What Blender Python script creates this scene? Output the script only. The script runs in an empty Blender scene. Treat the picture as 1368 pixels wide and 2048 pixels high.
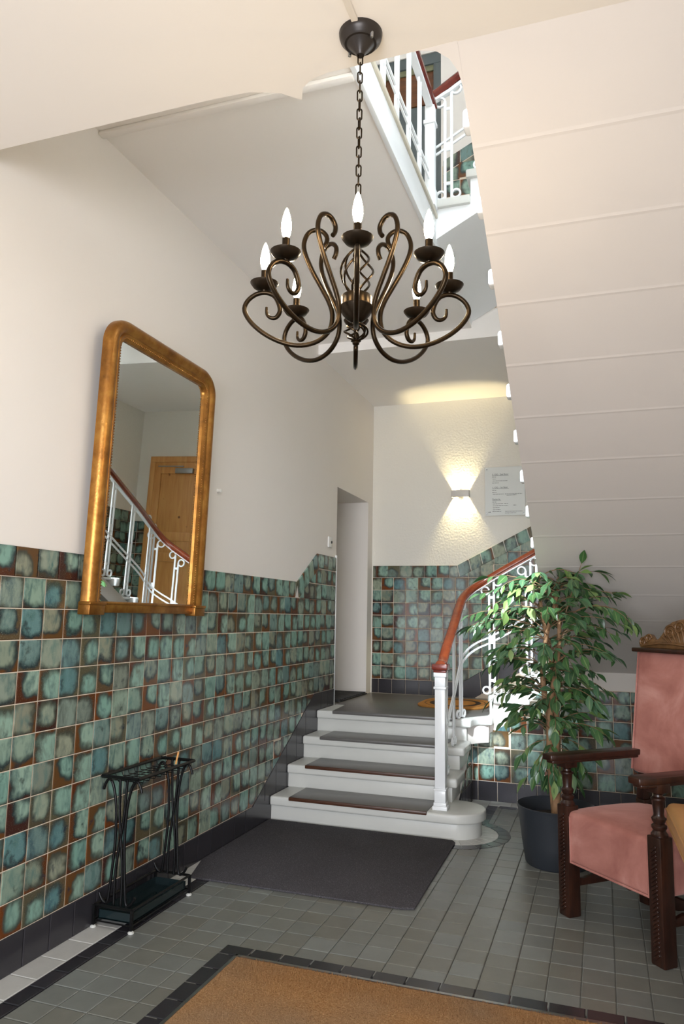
import bpy, bmesh, math, random
from mathutils import Vector, Matrix
R = random.Random(7)
PI = math.pi
C = bpy.context.scene.collection
S = bpy.context.scene

# ---------------------------------------------------------------- camera, world, big lights, exposure
FPX, YAW, PITCH, ROLL = 1486.9, 0.33609, 0.139006, 0.017773
CAM = Vector((2.6424, 0.0, 1.6661))
def cam_basis():
    f = Vector((-math.sin(YAW), math.cos(YAW), 0)); r = Vector((math.cos(YAW), math.sin(YAW), 0)); u = Vector((0, 0, 1))
    f, u = f*math.cos(PITCH)+u*math.sin(PITCH), u*math.cos(PITCH)-f*math.sin(PITCH)
    r, u = r*math.cos(ROLL)+u*math.sin(ROLL), u*math.cos(ROLL)-r*math.sin(ROLL)
    return r, u, f
CR, CU, CF = cam_basis()
cd = bpy.data.cameras.new('camera'); cam = bpy.data.objects.new('camera', cd); C.objects.link(cam)
m = Matrix.Identity(4)
for i in range(3):
    m[i][0] = CR[i]; m[i][1] = CU[i]; m[i][2] = -CF[i]; m[i][3] = CAM[i]
cam.matrix_world = m
cd.sensor_fit = 'VERTICAL'; cd.sensor_height = 36.0; cd.lens = FPX/2048*36; cd.clip_start = 0.05
S.camera = cam
S.view_settings.view_transform = 'Standard'; S.view_settings.look = 'None'
S.view_settings.gamma = 1.0; S.view_settings.use_curve_mapping = False
S.view_settings.exposure = 0.05
w = bpy.data.worlds.new('world'); S.world = w; w.use_nodes = True
w.node_tree.nodes['Background'].inputs[0].default_value = (0.75, 0.85, 1.0, 1)
w.node_tree.nodes['Background'].inputs[1].default_value = 1.0

def area(name, loc, target, sx, sy, power, col, spread=180):
    l = bpy.data.lights.new(name, 'AREA'); l.shape = 'RECTANGLE'; l.size = sx; l.size_y = sy
    l.energy = power; l.color = col; l.spread = math.radians(spread)
    o = bpy.data.objects.new(name, l); C.objects.link(o); o.location = loc
    d = Vector(target)-Vector(loc); o.rotation_euler = d.to_track_quat('-Z', 'Y').to_euler()
    return o
# daylight through the glazed entrance behind the photographer
area('entrance_daylight', (3.4, -4.6, 1.9), (1.6, 6.0, 1.5), 5.0, 3.4, 880, (0.905, 0.935, 1.0))
# daylight through the tall stair window high in the front wall
area('stair_window_daylight', (1.62, -5.0, 9.95), (1.85, 7.0, 0.8), 0.9, 1.0, 1250, (0.84, 0.93, 1.0), 50)
# daylight through the upper hall's side window
area('upper_hall_daylight', (3.75, 3.2, 6.7), (0.8, 5.4, 5.2), 1.6, 1.8, 80, (0.78, 0.90, 1.0))

# ---------------------------------------------------------------- helpers
def project(P):
    d = Vector(P)-CAM; z = d.dot(CF)
    if z < 0.05: return None
    return (684+FPX*d.dot(CR)/z, 1024-FPX*d.dot(CU)/z, z)
def in_frame(P, pad=25):
    q = project(P)
    return q is not None and -pad < q[0] < 1368+pad and -pad < q[1] < 2048+pad

class MB:
    def __init__(s): s.v = []; s.f = []; s.uv = None
    def add(s, vs, fs, uv=None):
        n = len(s.v); s.v += [tuple(v) for v in vs]; s.f += [tuple(i+n for i in f) for f in fs]
        if uv is not None:
            if s.uv is None: s.uv = []
            s.uv += uv
    def box(s, x0, x1, y0, y1, z0, z1, M=None):
        vs = [Vector((x, y, z)) for z in (z0, z1) for y in (y0, y1) for x in (x0, x1)]
        if M is not None: vs = [M @ v for v in vs]
        s.add(vs, [(0, 2, 3, 1), (4, 5, 7, 6), (0, 1, 5, 4), (2, 6, 7, 3), (0, 4, 6, 2), (1, 3, 7, 5)])
    def prism(s, poly, z0, z1, M=None):
        n = len(poly)
        vs = [Vector((p[0], p[1], z0)) for p in poly]+[Vector((p[0], p[1], z1)) for p in poly]
        if M is not None: vs = [M @ v for v in vs]
        s.add(vs, [tuple(range(n-1, -1, -1)), tuple(range(n, 2*n))]+[(i, (i+1) % n, (i+1) % n+n, i+n) for i in range(n)])
    def tube(s, pts, r, n=8, cap=True, closed=False):
        pts = [Vector(p) for p in pts]; N = len(pts)
        rs = r if isinstance(r, (list, tuple)) else [r]*N
        ring = []; prev = None
        for i, p in enumerate(pts):
            if closed: t = pts[(i+1) % N]-pts[i-1]
            else: t = pts[min(i+1, N-1)]-pts[max(i-1, 0)]
            if t.length < 1e-9: t = Vector((0, 0, 1))
            t.normalize()
            if prev is None:
                a = Vector((0, 0, 1)) if abs(t.z) < .9 else Vector((1, 0, 0))
                nx = t.cross(a).normalized()
            else:
                nx = (prev-t*prev.dot(t))
                nx = nx.normalized() if nx.length > 1e-6 else t.orthogonal().normalized()
            prev = nx; ny = t.cross(nx)
            ring.append([p+(nx*math.cos(2*PI*k/n)+ny*math.sin(2*PI*k/n))*rs[i] for k in range(n)])
        vs = [v for rr in ring for v in rr]; fs = []
        for i in range(N if closed else N-1):
            j = (i+1) % N
            for k in range(n):
                fs.append((i*n+k, i*n+(k+1) % n, j*n+(k+1) % n, j*n+k))
        if cap and not closed:
            fs.append(tuple(range(n-1, -1, -1))); fs.append(tuple((N-1)*n+k for k in range(n)))
        s.add(vs, fs)
    def sweep(s, pts, prof, up=(0, 0, 1), closed=False):
        pts = [Vector(p) for p in pts]; N = len(pts); n = len(prof); up = Vector(up); vs = []
        for i, p in enumerate(pts):
            if closed: t = (pts[(i+1) % N]-pts[i-1]).normalized()
            else: t = (pts[min(i+1, N-1)]-pts[max(i-1, 0)]).normalized()
            sd = t.cross(up)
            sd = sd.normalized() if sd.length > 1e-5 else Vector((1, 0, 0))
            nn = sd.cross(t)
            for a, b in prof: vs.append(p+sd*a+nn*b)
        fs = []
        for i in range(N if closed else N-1):
            j = (i+1) % N
            for k in range(n): fs.append((i*n+k, j*n+k, j*n+(k+1) % n, i*n+(k+1) % n))
        if not closed:
            fs.append(tuple(range(n))); fs.append(tuple((N-1)*n+k for k in range(n-1, -1, -1)))
        s.add(vs, fs)
    def lathe(s, prof, c=(0, 0, 0), n=20, M=None):
        vs = []; fs = []; N = len(prof)
        for r, z in prof:
            for k in range(n):
                v = Vector((c[0]+r*math.cos(2*PI*k/n), c[1]+r*math.sin(2*PI*k/n), c[2]+z))
                vs.append(M @ v if M is not None else v)
        for i in range(N-1):
            for k in range(n): fs.append((i*n+k, i*n+(k+1) % n, (i+1)*n+(k+1) % n, (i+1)*n+k))
        fs.append(tuple(range(n-1, -1, -1))); fs.append(tuple((N-1)*n+k for k in range(n)))
        s.add(vs, fs)
    def rbox(s, hx, hy, hz, r, n=5, M=None, dome=0.0):
        # rounded box: half sizes, radius, dome on top
        def line(h):
            a = [-h+r*(1-math.cos(PI/2*i/n)) for i in range(n)] ; b = [h-r*(1-math.cos(PI/2*i/n)) for i in range(n-1, -1, -1)]
            mid = [(-h+r)+(2*h-2*r)*i/8 for i in range(0, 9)]
            return a+mid+b
        idx = {}; vs = []; fs = []
        def vert(p):
            k = tuple(round(x, 6) for x in p)
            if k in idx: return idx[k]
            c = Vector((max(-hx+r, min(hx-r, p[0])), max(-hy+r, min(hy-r, p[1])), max(-hz+r, min(hz-r, p[2]))))
            d = Vector(p)-c
            q = c+d.normalized()*r if d.length > 1e-9 else c
            if dome:
                u = q.x/hx; v = q.y/hy
                q.z += dome*max(0, 1-u*u)**.6*max(0, 1-v*v)**.6*max(0, (q.z+hz)/(2*hz))
            idx[k] = len(vs); vs.append(M @ q if M is not None else q); return idx[k]
        H = (hx, hy, hz)
        for ax in range(3):
            a, b = (ax+1) % 3, (ax+2) % 3
            la, lb = line(H[a]), line(H[b])
            for sg in (-1, 1):
                for i in range(len(la)-1):
                    for j in range(len(lb)-1):
                        q = []
                        for (x, y) in ((la[i], lb[j]), (la[i+1], lb[j]), (la[i+1], lb[j+1]), (la[i], lb[j+1])):
                            p = [0, 0, 0]; p[ax] = sg*H[ax]; p[a] = x; p[b] = y; q.append(vert(p))
                        if sg < 0: q.reverse()
                        q2 = []
                        for t in q:
                            if t not in q2: q2.append(t)
                        if len(q2) > 2: fs.append(tuple(q2))
        s.add(vs, fs)
    def mesh(s, name, mat, smooth=None, bevel=0, seg=2):
        me = bpy.data.meshes.new(name); me.from_pydata(s.v, [], s.f)
        if s.uv is not None and len(s.uv) == len(me.loops):
            ul = me.uv_layers.new(name='UVMap')
            for i, c in enumerate(s.uv): ul.data[i].uv = c
        if bevel:
            bm = bmesh.new(); bm.from_mesh(me)
            bmesh.ops.recalc_face_normals(bm, faces=bm.faces)
            es = [e for e in bm.edges if len(e.link_faces) == 2 and e.calc_face_angle(0) > 0.5]
            bmesh.ops.bevel(bm, geom=es, offset=bevel, segments=seg, profile=.5, affect='EDGES', clamp_overlap=True)
            bm.to_mesh(me); bm.free()
            if smooth is None: smooth = 40
        if smooth:
            for p in me.polygons: p.use_smooth = True
            me.set_sharp_from_angle(angle=math.radians(smooth))
        if mat is not None: me.materials.append(mat)
        me.update()
        return me
    def build(s, name, mat, parent=None, smooth=None, bevel=0, seg=2):
        return link(name, s.mesh(name, mat, smooth, bevel, seg), parent)
def link(name, me, parent=None, M=None):
    o = bpy.data.objects.new(name, me); C.objects.link(o)
    if parent is not None: o.parent = parent
    if M is not None: o.matrix_local = M
    return o
def thing(name, label, cat, loc=(0, 0, 0), rz=0, group=None):
    o = bpy.data.objects.new(name, None); C.objects.link(o); o.location = loc; o.rotation_euler = (0, 0, rz)
    o.empty_display_size = .1
    return tag(o, label, cat, group)
def tag(o, label, cat, group=None):
    o['label'] = label; o['category'] = cat
    if group: o['group'] = group
    return o
def struct(o, label=None, cat=None):
    o['kind'] = 'structure'
    if label: o['label'] = label
    if cat: o['category'] = cat
    return o
def smooth_path(pts, n=8, closed=False):
    P = [Vector(p) for p in pts]; out = []; N = len(P)
    for i in range(N if closed else N-1):
        if closed: p0, p1, p2, p3 = P[i-1], P[i], P[(i+1) % N], P[(i+2) % N]
        else: p0, p1, p2, p3 = P[max(i-1, 0)], P[i], P[i+1], P[min(i+2, N-1)]
        for k in range(n):
            t = k/n
            out.append(.5*((2*p1)+(p2-p0)*t+(2*p0-5*p1+4*p2-p3)*t*t+(3*p1-p0-3*p2+p3)*t**3))
    if not closed: out.append(P[-1])
    return out
def clip(poly, a, b, c):                       # keep a*x+b*y<=c
    out = []
    for i in range(len(poly)):
        p, q = poly[i], poly[(i+1) % len(poly)]
        dp, dq = a*p[0]+b*p[1]-c, a*q[0]+b*q[1]-c
        if dp <= 0: out.append(p)
        if dp*dq < 0:
            t = dp/(dp-dq); out.append((p[0]+(q[0]-p[0])*t, p[1]+(q[1]-p[1])*t))
    return out
def parea(p): return abs(sum(p[i][0]*p[(i+1) % len(p)][1]-p[(i+1) % len(p)][0]*p[i][1] for i in range(len(p))))/2

# ---------------------------------------------------------------- materials
def lin(c):
    return tuple(((x/255)/12.92 if x/255 <= .04045 else ((x/255+.055)/1.055)**2.4) for x in c)+(1,)
class NT:
    def __init__(s, name):
        s.m = bpy.data.materials.new(name); s.m.use_nodes = True; s.t = s.m.node_tree; s.b = s.t.nodes['Principled BSDF']
    def n(s, typ, **kw):
        x = s.t.nodes.new(typ)
        for k, v in kw.items(): setattr(x, k, v)
        return x
    def set(s, node, **kw):
        for k, v in kw.items(): node.inputs[k].default_value = v
        return node
    def l(s, a, b): s.t.links.new(a, b)
    def math(s, op, a, b=None, clamp=False):
        x = s.n('ShaderNodeMath', operation=op, use_clamp=clamp)
        for i, v in enumerate((a, b)):
            if v is None: continue
            if isinstance(v, (int, float)): x.inputs[i].default_value = v
            else: s.l(v, x.inputs[i])
        return x.outputs[0]
    def mix(s, f, a, b, mode='MIX'):
        x = s.n('ShaderNodeMix', data_type='RGBA', blend_type=mode)
        for i, v in ((0, f), (6, a), (7, b)):
            if isinstance(v, (int, float)): x.inputs[i].default_value = v
            elif isinstance(v, tuple): x.inputs[i].default_value = v
            else: s.l(v, x.inputs[i])
        return x.outputs[2]
    def ramp(s, f, stops, interp='LINEAR'):
        x = s.n('ShaderNodeValToRGB'); e = x.color_ramp.elements; x.color_ramp.interpolation = interp
        while len(e) < len(stops): e.new(.5)
        for i, (p, c) in enumerate(stops): e[i].position = p; e[i].color = c
        s.l(f, x.inputs[0]); return x.outputs[0]
    def noise(s, vec, scale, detail=4, rough=.5, w=None, dist=0):
        x = s.n('ShaderNodeTexNoise', noise_dimensions='4D' if w is not None else '3D')
        x.inputs['Scale'].default_value = scale; x.inputs['Detail'].default_value = detail
        x.inputs['Roughness'].default_value = rough; x.inputs['Distortion'].default_value = dist
        if vec is not None: s.l(vec, x.inputs['Vector'])
        if w is not None: s.l(w, x.inputs['W'])
        return x.outputs[0]
    def obj(s): return s.n('ShaderNodeTexCoord').outputs['Object']
    def bump(s, h, strength=.2, dist=.01):
        x = s.n('ShaderNodeBump'); x.inputs['Strength'].default_value = strength; x.inputs['Distance'].default_value = dist
        s.l(h, x.inputs['Height']); s.l(x.outputs[0], s.b.inputs['Normal'])
    def col(s, v):
        if isinstance(v, tuple): s.b.inputs['Base Color'].default_value = v
        else: s.l(v, s.b.inputs['Base Color'])
    def pr(s, **kw):
        for k, v in kw.items():
            k = k.replace('_', ' ')
            if isinstance(v, (int, float, tuple)): s.b.inputs[k].default_value = v
            else: s.l(v, s.b.inputs[k])
        return s
def plain(name, c, rough=.5, var=.12, scale=6, bump=.0, bscale=60, metal=0, spec=.5, detail=4):
    t = NT(name); o = t.obj()
    a = lin(c); n = t.noise(o, scale, detail)
    t.col(t.mix(n, tuple(x*(1-var) for x in a[:3])+(1,), tuple(min(1, x*(1+var)) for x in a[:3])+(1,)))
    t.pr(Roughness=rough, Metallic=metal, Specular_IOR_Level=spec)
    if bump: t.bump(t.noise(o, bscale, 5), bump)
    return t.m
def tile_rand(t):
    oi = t.n('ShaderNodeObjectInfo').outputs['Random']; ri = t.n('ShaderNodeNewGeometry').outputs['Random Per Island']
    return t.math('FRACT', t.math('ADD', t.math('MULTIPLY', oi, 7.31), t.math('MULTIPLY', ri, 3.77)))
def glazed(name):
    t = NT(name); r = tile_rand(t)
    uv = t.n('ShaderNodeUVMap').outputs[0]
    sep = t.n('ShaderNodeSeparateXYZ'); t.l(uv, sep.inputs[0])
    w1 = t.math('MULTIPLY', r, 91.0)
    r2 = t.math('FRACT', t.math('MULTIPLY', r, 17.13)); r3 = t.math('FRACT', t.math('MULTIPLY', r, 43.7)); r4 = t.math('FRACT', t.math('MULTIPLY', r, 71.9))
    nA = t.noise(uv, 1.9, 2, .5, w1); nB = t.noise(uv, 5.5, 4, .55, w1); r5 = t.math('FRACT', t.math('MULTIPLY', r, 29.3))
    x = t.math('ADD', t.math('SUBTRACT', sep.outputs[0], .5), t.math('MULTIPLY', t.math('SUBTRACT', r2, .5), .44))
    y = t.math('ADD', t.math('SUBTRACT', sep.outputs[1], .5), t.math('MULTIPLY', t.math('SUBTRACT', r3, .62), .34))
    px = t.math('POWER', t.math('ABSOLUTE', x), 3.0); py = t.math('POWER', t.math('ABSOLUTE', y), 3.0)
    d = t.math('POWER', t.math('ADD', px, py), .333)
    d = t.math('ADD', d, t.math('MULTIPLY', t.math('SUBTRACT', nA, .5), .55))
    d = t.math('ADD', d, t.math('MULTIPLY', t.math('SUBTRACT', nB, .5), .10))
    d = t.math('SUBTRACT', d, t.math('MULTIPLY', t.math('POWER', r4, 1.4), .26))
    mp = t.n('ShaderNodeMapping'); t.l(uv, mp.inputs[0]); mp.inputs['Scale'].default_value = (3.4, 1.5, 1)
    drip = t.noise(mp.outputs[0], 1.2, 4, .55, w1, .6)
    mid = t.ramp(r2, [(0, lin((150, 174, 156))), (.3, lin((122, 162, 148))), (.55, lin((152, 156, 134))), (.75, lin((90, 130, 132))), (.88, lin((140, 138, 116))), (1, lin((124, 158, 144)))])
    deep = t.ramp(r3, [(0, lin((44, 74, 80))), (.4, lin((88, 122, 114))), (.7, lin((38, 62, 82))), (1, lin((98, 104, 90)))])
    inner = t.mix(t.ramp(drip, [(.24, (0, 0, 0, 1)), (.56, (1, 1, 1, 1))]), deep, mid)
    edge = t.ramp(r5, [(0, lin((92, 70, 42))), (.25, lin((108, 58, 22))), (.5, lin((62, 36, 30))), (.75, lin((92, 90, 68))), (1, lin((92, 46, 16)))])
    k1 = t.ramp(d, [(.17, (0, 0, 0, 1)), (.41, (1, 1, 1, 1))], 'EASE'); k2 = t.ramp(d, [(.37, (0, 0, 0, 1)), (.50, (1, 1, 1, 1))], 'EASE')
    c = t.mix(t.math('MULTIPLY', k1, .9), inner, t.mix(t.math('GREATER_THAN', r3, .3), lin((26, 36, 42)), lin((58, 58, 50))))
    c = t.mix(k2, c, edge)
    blot = t.ramp(t.noise(uv, 2.4, 3, .5, t.math('ADD', w1, 13.0)), [(.60, (0, 0, 0, 1)), (.74, (1, 1, 1, 1))], 'EASE')
    c = t.mix(t.math('MULTIPLY', blot, .75), c, t.mix(r4, lin((34, 44, 62)), lin((44, 50, 46))))
    speck = t.ramp(t.noise(uv, 34, 2, .5, w1), [(.60, (0, 0, 0, 1)), (.70, (1, 1, 1, 1))])
    c = t.mix(t.math('MULTIPLY', speck, t.math('MULTIPLY', r5, .4)), c, lin((172, 180, 156)))
    t.col(c); t.pr(Roughness=.16, Specular_IOR_Level=.45)
    t.bump(t.noise(uv, 3, 2, .4, w1), .12, .01)
    return t.m
def varied(name, c, rough, var=.25, warm=None, bump=.03, spec=.5, nvar=.1, coat=0):
    t = NT(name); r = tile_rand(t); a = lin(c)
    lo = tuple(x*(1-var) for x in a[:3])+(1,); hi = tuple(min(1, x*(1+var)) for x in a[:3])+(1,)
    k = t.mix(r, lo, hi)
    if warm: k = t.mix(t.math('MULTIPLY', t.math('FRACT', t.math('MULTIPLY', r, 13.7)), .7), k, lin(warm))
    g = t.n('ShaderNodeNewGeometry').outputs['Position']
    n = t.noise(g, 9, 5, .6)
    k = t.mix(n, k, t.mix(1.0, k, (1-nvar*2.2, 1-nvar*2.2, 1-nvar*2.2, 1), 'MULTIPLY'))
    t.col(k); t.pr(Roughness=rough, Specular_IOR_Level=spec)
    if bump: t.bump(t.noise(g, 30, 4), bump)
    return t.m
def wood(name, c1, c2, rough=.35, scale=(30, 3, 30), knots=False, spec=.5):
    t = NT(name); o = t.obj(); mp = t.n('ShaderNodeMapping'); t.l(o, mp.inputs[0]); mp.inputs['Scale'].default_value = scale
    n = t.noise(mp.outputs[0], 1, 6, .6, None, .6)
    c = t.mix(t.ramp(n, [(.3, (0, 0, 0, 1)), (.7, (1, 1, 1, 1))]), lin(c1), lin(c2))
    if knots:
        v = t.n('ShaderNodeTexVoronoi'); v.inputs['Scale'].default_value = 5; t.l(o, v.inputs['Vector'])
        c = t.mix(t.ramp(v.outputs['Distance'], [(.05, (1, 1, 1, 1)), (.12, (0, 0, 0, 1))]), c, lin((110, 60, 25)))
    t.col(c); t.pr(Roughness=rough, Specular_IOR_Level=spec); t.bump(n, .05); return t.m
MT = {}
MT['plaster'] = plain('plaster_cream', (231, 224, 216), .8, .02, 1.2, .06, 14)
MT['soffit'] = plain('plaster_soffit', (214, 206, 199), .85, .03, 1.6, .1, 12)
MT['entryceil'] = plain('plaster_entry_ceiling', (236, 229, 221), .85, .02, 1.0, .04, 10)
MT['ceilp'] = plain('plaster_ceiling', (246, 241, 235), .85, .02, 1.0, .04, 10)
MT['rough_plaster'] = plain('plaster_rough', (236, 231, 220), .85, .02, 1.4, .35, 42)
MT['glazed'] = glazed('glazed_tile_glaze')
MT['grout'] = plain('grout_light', (216, 200, 180), .9, .1, 20, .1)
MT['floorgrout'] = plain('grout_floor', (112, 111, 106), .9, .15, 8)
MT['dark'] = varied('dark_stone_tile', (52, 50, 54), .22, .14, None, .02, .5, .08)
MT['grey'] = varied('grey_cement_tile', (132, 135, 131), .36, .09, (124, 121, 110), .05, .45, .14)
MT['white'] = varied('white_marble_tile', (206, 204, 198), .32, .07, None, .03, .5, .12)
MT['gpaint'] = plain('grey_step_paint', (206, 206, 200), .38, .05, 5, .06, 25)
MT['wpaint'] = plain('white_gloss_paint', (240, 242, 243), .25, .02, 6, .02, 40)
MT['lino'] = plain('dark_lino', (98, 95, 92), .32, .16, 3, .02, 90)
MT['rust'] = plain('worn_nosing_rubber', (74, 44, 28), .4, .3, 12)
MT['mahog'] = wood('handrail_wood', (112, 46, 24), (144, 68, 34), .22, (14, 14, 14))
MT['dmahog'] = wood('handrail_dark', (88, 28, 20), (118, 44, 30), .25, (16, 16, 16))
MT['chairwood'] = wood('dark_oak', (30, 16, 12), (58, 31, 20), .32, (26, 26, 5))
MT['crestwood'] = wood('crest_oak', (84, 58, 34), (122, 88, 52), .4, (22, 22, 22))
MT['pine'] = wood('pine', (204, 140, 76), (226, 170, 102), .4, (22, 22, 2.2), True)
MT['bmetal'] = plain('black_iron', (20, 20, 21), .38, .2, 30, .08, 120, .6)
MT['steel'] = plain('brushed_steel', (170, 172, 175), .3, .05, 20, 0, 60, 1)
MT['rubber'] = plain('black_rubber', (26, 26, 27), .6, .2, 20, .2, 60)
MT['pot'] = plain('anthracite_pot', (44, 48, 54), .45, .08, 4, .02)
MT['soil'] = plain('soil', (46, 36, 28), .95, .3, 30, .8, 40)
MT['bark'] = plain('ficus_bark', (158, 122, 88), .75, .3, 18, .5, 50)
MT['twig'] = plain('ficus_twig', (132, 104, 76), .7, .2, 20)
MT['switch'] = plain('switch_white', (230, 228, 222), .35, .02)
MT['black'] = plain('black_plastic', (18, 18, 18), .4, .1)
MT['lampgrey'] = plain('sconce_white', (214, 208, 200), .45, .02)
MT['uppergrey'] = plain('grey_door_paint', (84, 92, 92), .4, .08)
MT['upperbrown'] = wood('brown_door', (78, 42, 16), (112, 64, 26), .35, (4, 4, 20))
MT['mossgreen'] = plain('mottled_lintel', (112, 112, 84), .7, .5, 22)
MT['leather'] = plain('tan_leather', (188, 142, 90), .42, .12, 9, .15, 90)
MT['ink'] = plain('sign_ink', (70, 74, 74), .6, .05)
t = NT('bronze'); o = t.obj(); n = t.noise(o, 22, 5)
t.col(t.mix(n, lin((22, 18, 14)), lin((64, 49, 30)))); t.pr(Metallic=.9, Roughness=.30); MT['bronze'] = t.m
MT['bronzedark'] = plain('bronze_dark', (46, 36, 25), .34, .15, 12, 0, 60, .5)
MT['bronzedark'].node_tree.nodes['Principled BSDF'].inputs['Metallic'].default_value = .8
t = NT('gold_leaf'); o = t.obj(); n = t.noise(o, 9, 6, .65)
t.col(t.ramp(n, [(.25, lin((110, 70, 30))), (.5, lin((152, 102, 44))), (.75, lin((182, 134, 66)))])); t.pr(Metallic=.75, Roughness=.33); t.bump(t.noise(o, 45, 4), .15); MT['gold'] = t.m
t = NT('mirror_glass'); t.col((.86, .89, .87, 1)); t.pr(Metallic=1.0, Roughness=.01); MT['mirror'] = t.m
t = NT('velvet_pink'); o = t.obj(); n = t.noise(o, 3.2, 5, .6, None, .5)
t.col(t.ramp(n, [(.32, lin((150, 96, 86))), (.5, lin((172, 116, 105))), (.72, lin((196, 146, 135)))])); t.pr(Roughness=.8, Sheen_Weight=.6, Sheen_Roughness=.35, Specular_IOR_Level=.2)
t.b.inputs['Sheen Tint'].default_value = lin((236, 190, 180)); t.bump(t.noise(o, 240, 2), .1, .004); MT['velvet'] = t.m
t = NT('doormat_fibre'); o = t.obj(); n = t.noise(o, 170, 3, .7); n2 = t.noise(o, 3, 3)
c = t.ramp(n, [(.35, lin((70, 68, 71))), (.6, lin((94, 91, 95))), (.70, lin((150, 146, 150)))]); t.col(t.mix(t.math('MULTIPLY', n2, .35), c, lin((52, 48, 50)))); t.pr(Roughness=.95, Specular_IOR_Level=.1); t.bump(n, .8, .01); MT['doormat'] = t.m
t = NT('coir'); o = t.obj(); n = t.noise(o, 120, 4, .7); n2 = t.noise(o, 1.7, 3, .5)
c = t.ramp(n, [(.3, lin((156, 110, 66))), (.55, lin((198, 150, 102))), (.78, lin((216, 182, 140)))])
t.col(t.mix(t.ramp(n2, [(.42, (0, 0, 0, 1)), (.68, (1, 1, 1, 1))]), c, t.mix(.45, c, lin((150, 140, 124))))); t.pr(Roughness=.95, Specular_IOR_Level=.05); t.bump(n, 1.0, .012); MT['coir'] = t.m
t = NT('leaf'); oi = tile_rand(t)
uvn = t.n('ShaderNodeUVMap').outputs[0]; sp = t.n('ShaderNodeSeparateXYZ'); t.l(uvn, sp.inputs[0])
c = t.ramp(oi, [(0, lin((40, 66, 42))), (.3, lin((60, 96, 52))), (.55, lin((74, 108, 80))), (.75, lin((66, 104, 58))), (.9, lin((112, 142, 76))), (1, lin((136, 160, 104)))])
vein = t.ramp(t.math('ABSOLUTE', t.math('SUBTRACT', sp.outputs[0], .5)), [(.02, (1, 1, 1, 1)), (.07, (0, 0, 0, 1))])
t.col(t.mix(t.math('MULTIPLY', vein, .4), c, lin((150, 170, 110)))); t.pr(Roughness=.3, Specular_IOR_Level=.5)
t.b.inputs['Transmission Weight'].default_value = 0.0; MT['leaf'] = t.m
t = NT('bulb_glow'); t.col((1, .9, .7, 1)); t.b.inputs['Emission Color'].default_value = (1.0, .80, .52, 1); t.b.inputs['Emission Strength'].default_value = 105; MT['bulb'] = t.m
t = NT('sign_plate'); t.col(lin((226, 228, 224))); t.pr(Roughness=.22); MT['glass'] = t.m
t = NT('tray_plastic'); t.col(lin((22, 34, 36))); t.pr(Roughness=.12); MT['tray'] = t.m
t = NT('orange_mat'); o = t.obj(); sp = t.n('ShaderNodeSeparateXYZ'); t.l(o, sp.inputs[0])
rr = t.math('SQRT', t.math('ADD', t.math('POWER', t.math('MULTIPLY', sp.outputs[0], 1.3), 2), t.math('POWER', sp.outputs[1], 2)))
band = t.ramp(t.math('ADD', rr, t.math('MULTIPLY', t.noise(o, 30, 2), .02)), [(.27, (0, 0, 0, 1)), (.29, (1, 1, 1, 1)), (.345, (1, 1, 1, 1)), (.36, (0, 0, 0, 1)), (.40, (0, 0, 0, 1)), (.41, (1, 1, 1, 1)), (.425, (0, 0, 0, 1))])
t.col(t.mix(band, t.mix(t.noise(o, 90, 3), lin((152, 98, 36)), lin((184, 128, 56))), lin((44, 30, 22)))); t.pr(Roughness=.95); t.bump(t.noise(o, 150, 3), .6); MT['orange'] = t.m

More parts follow.
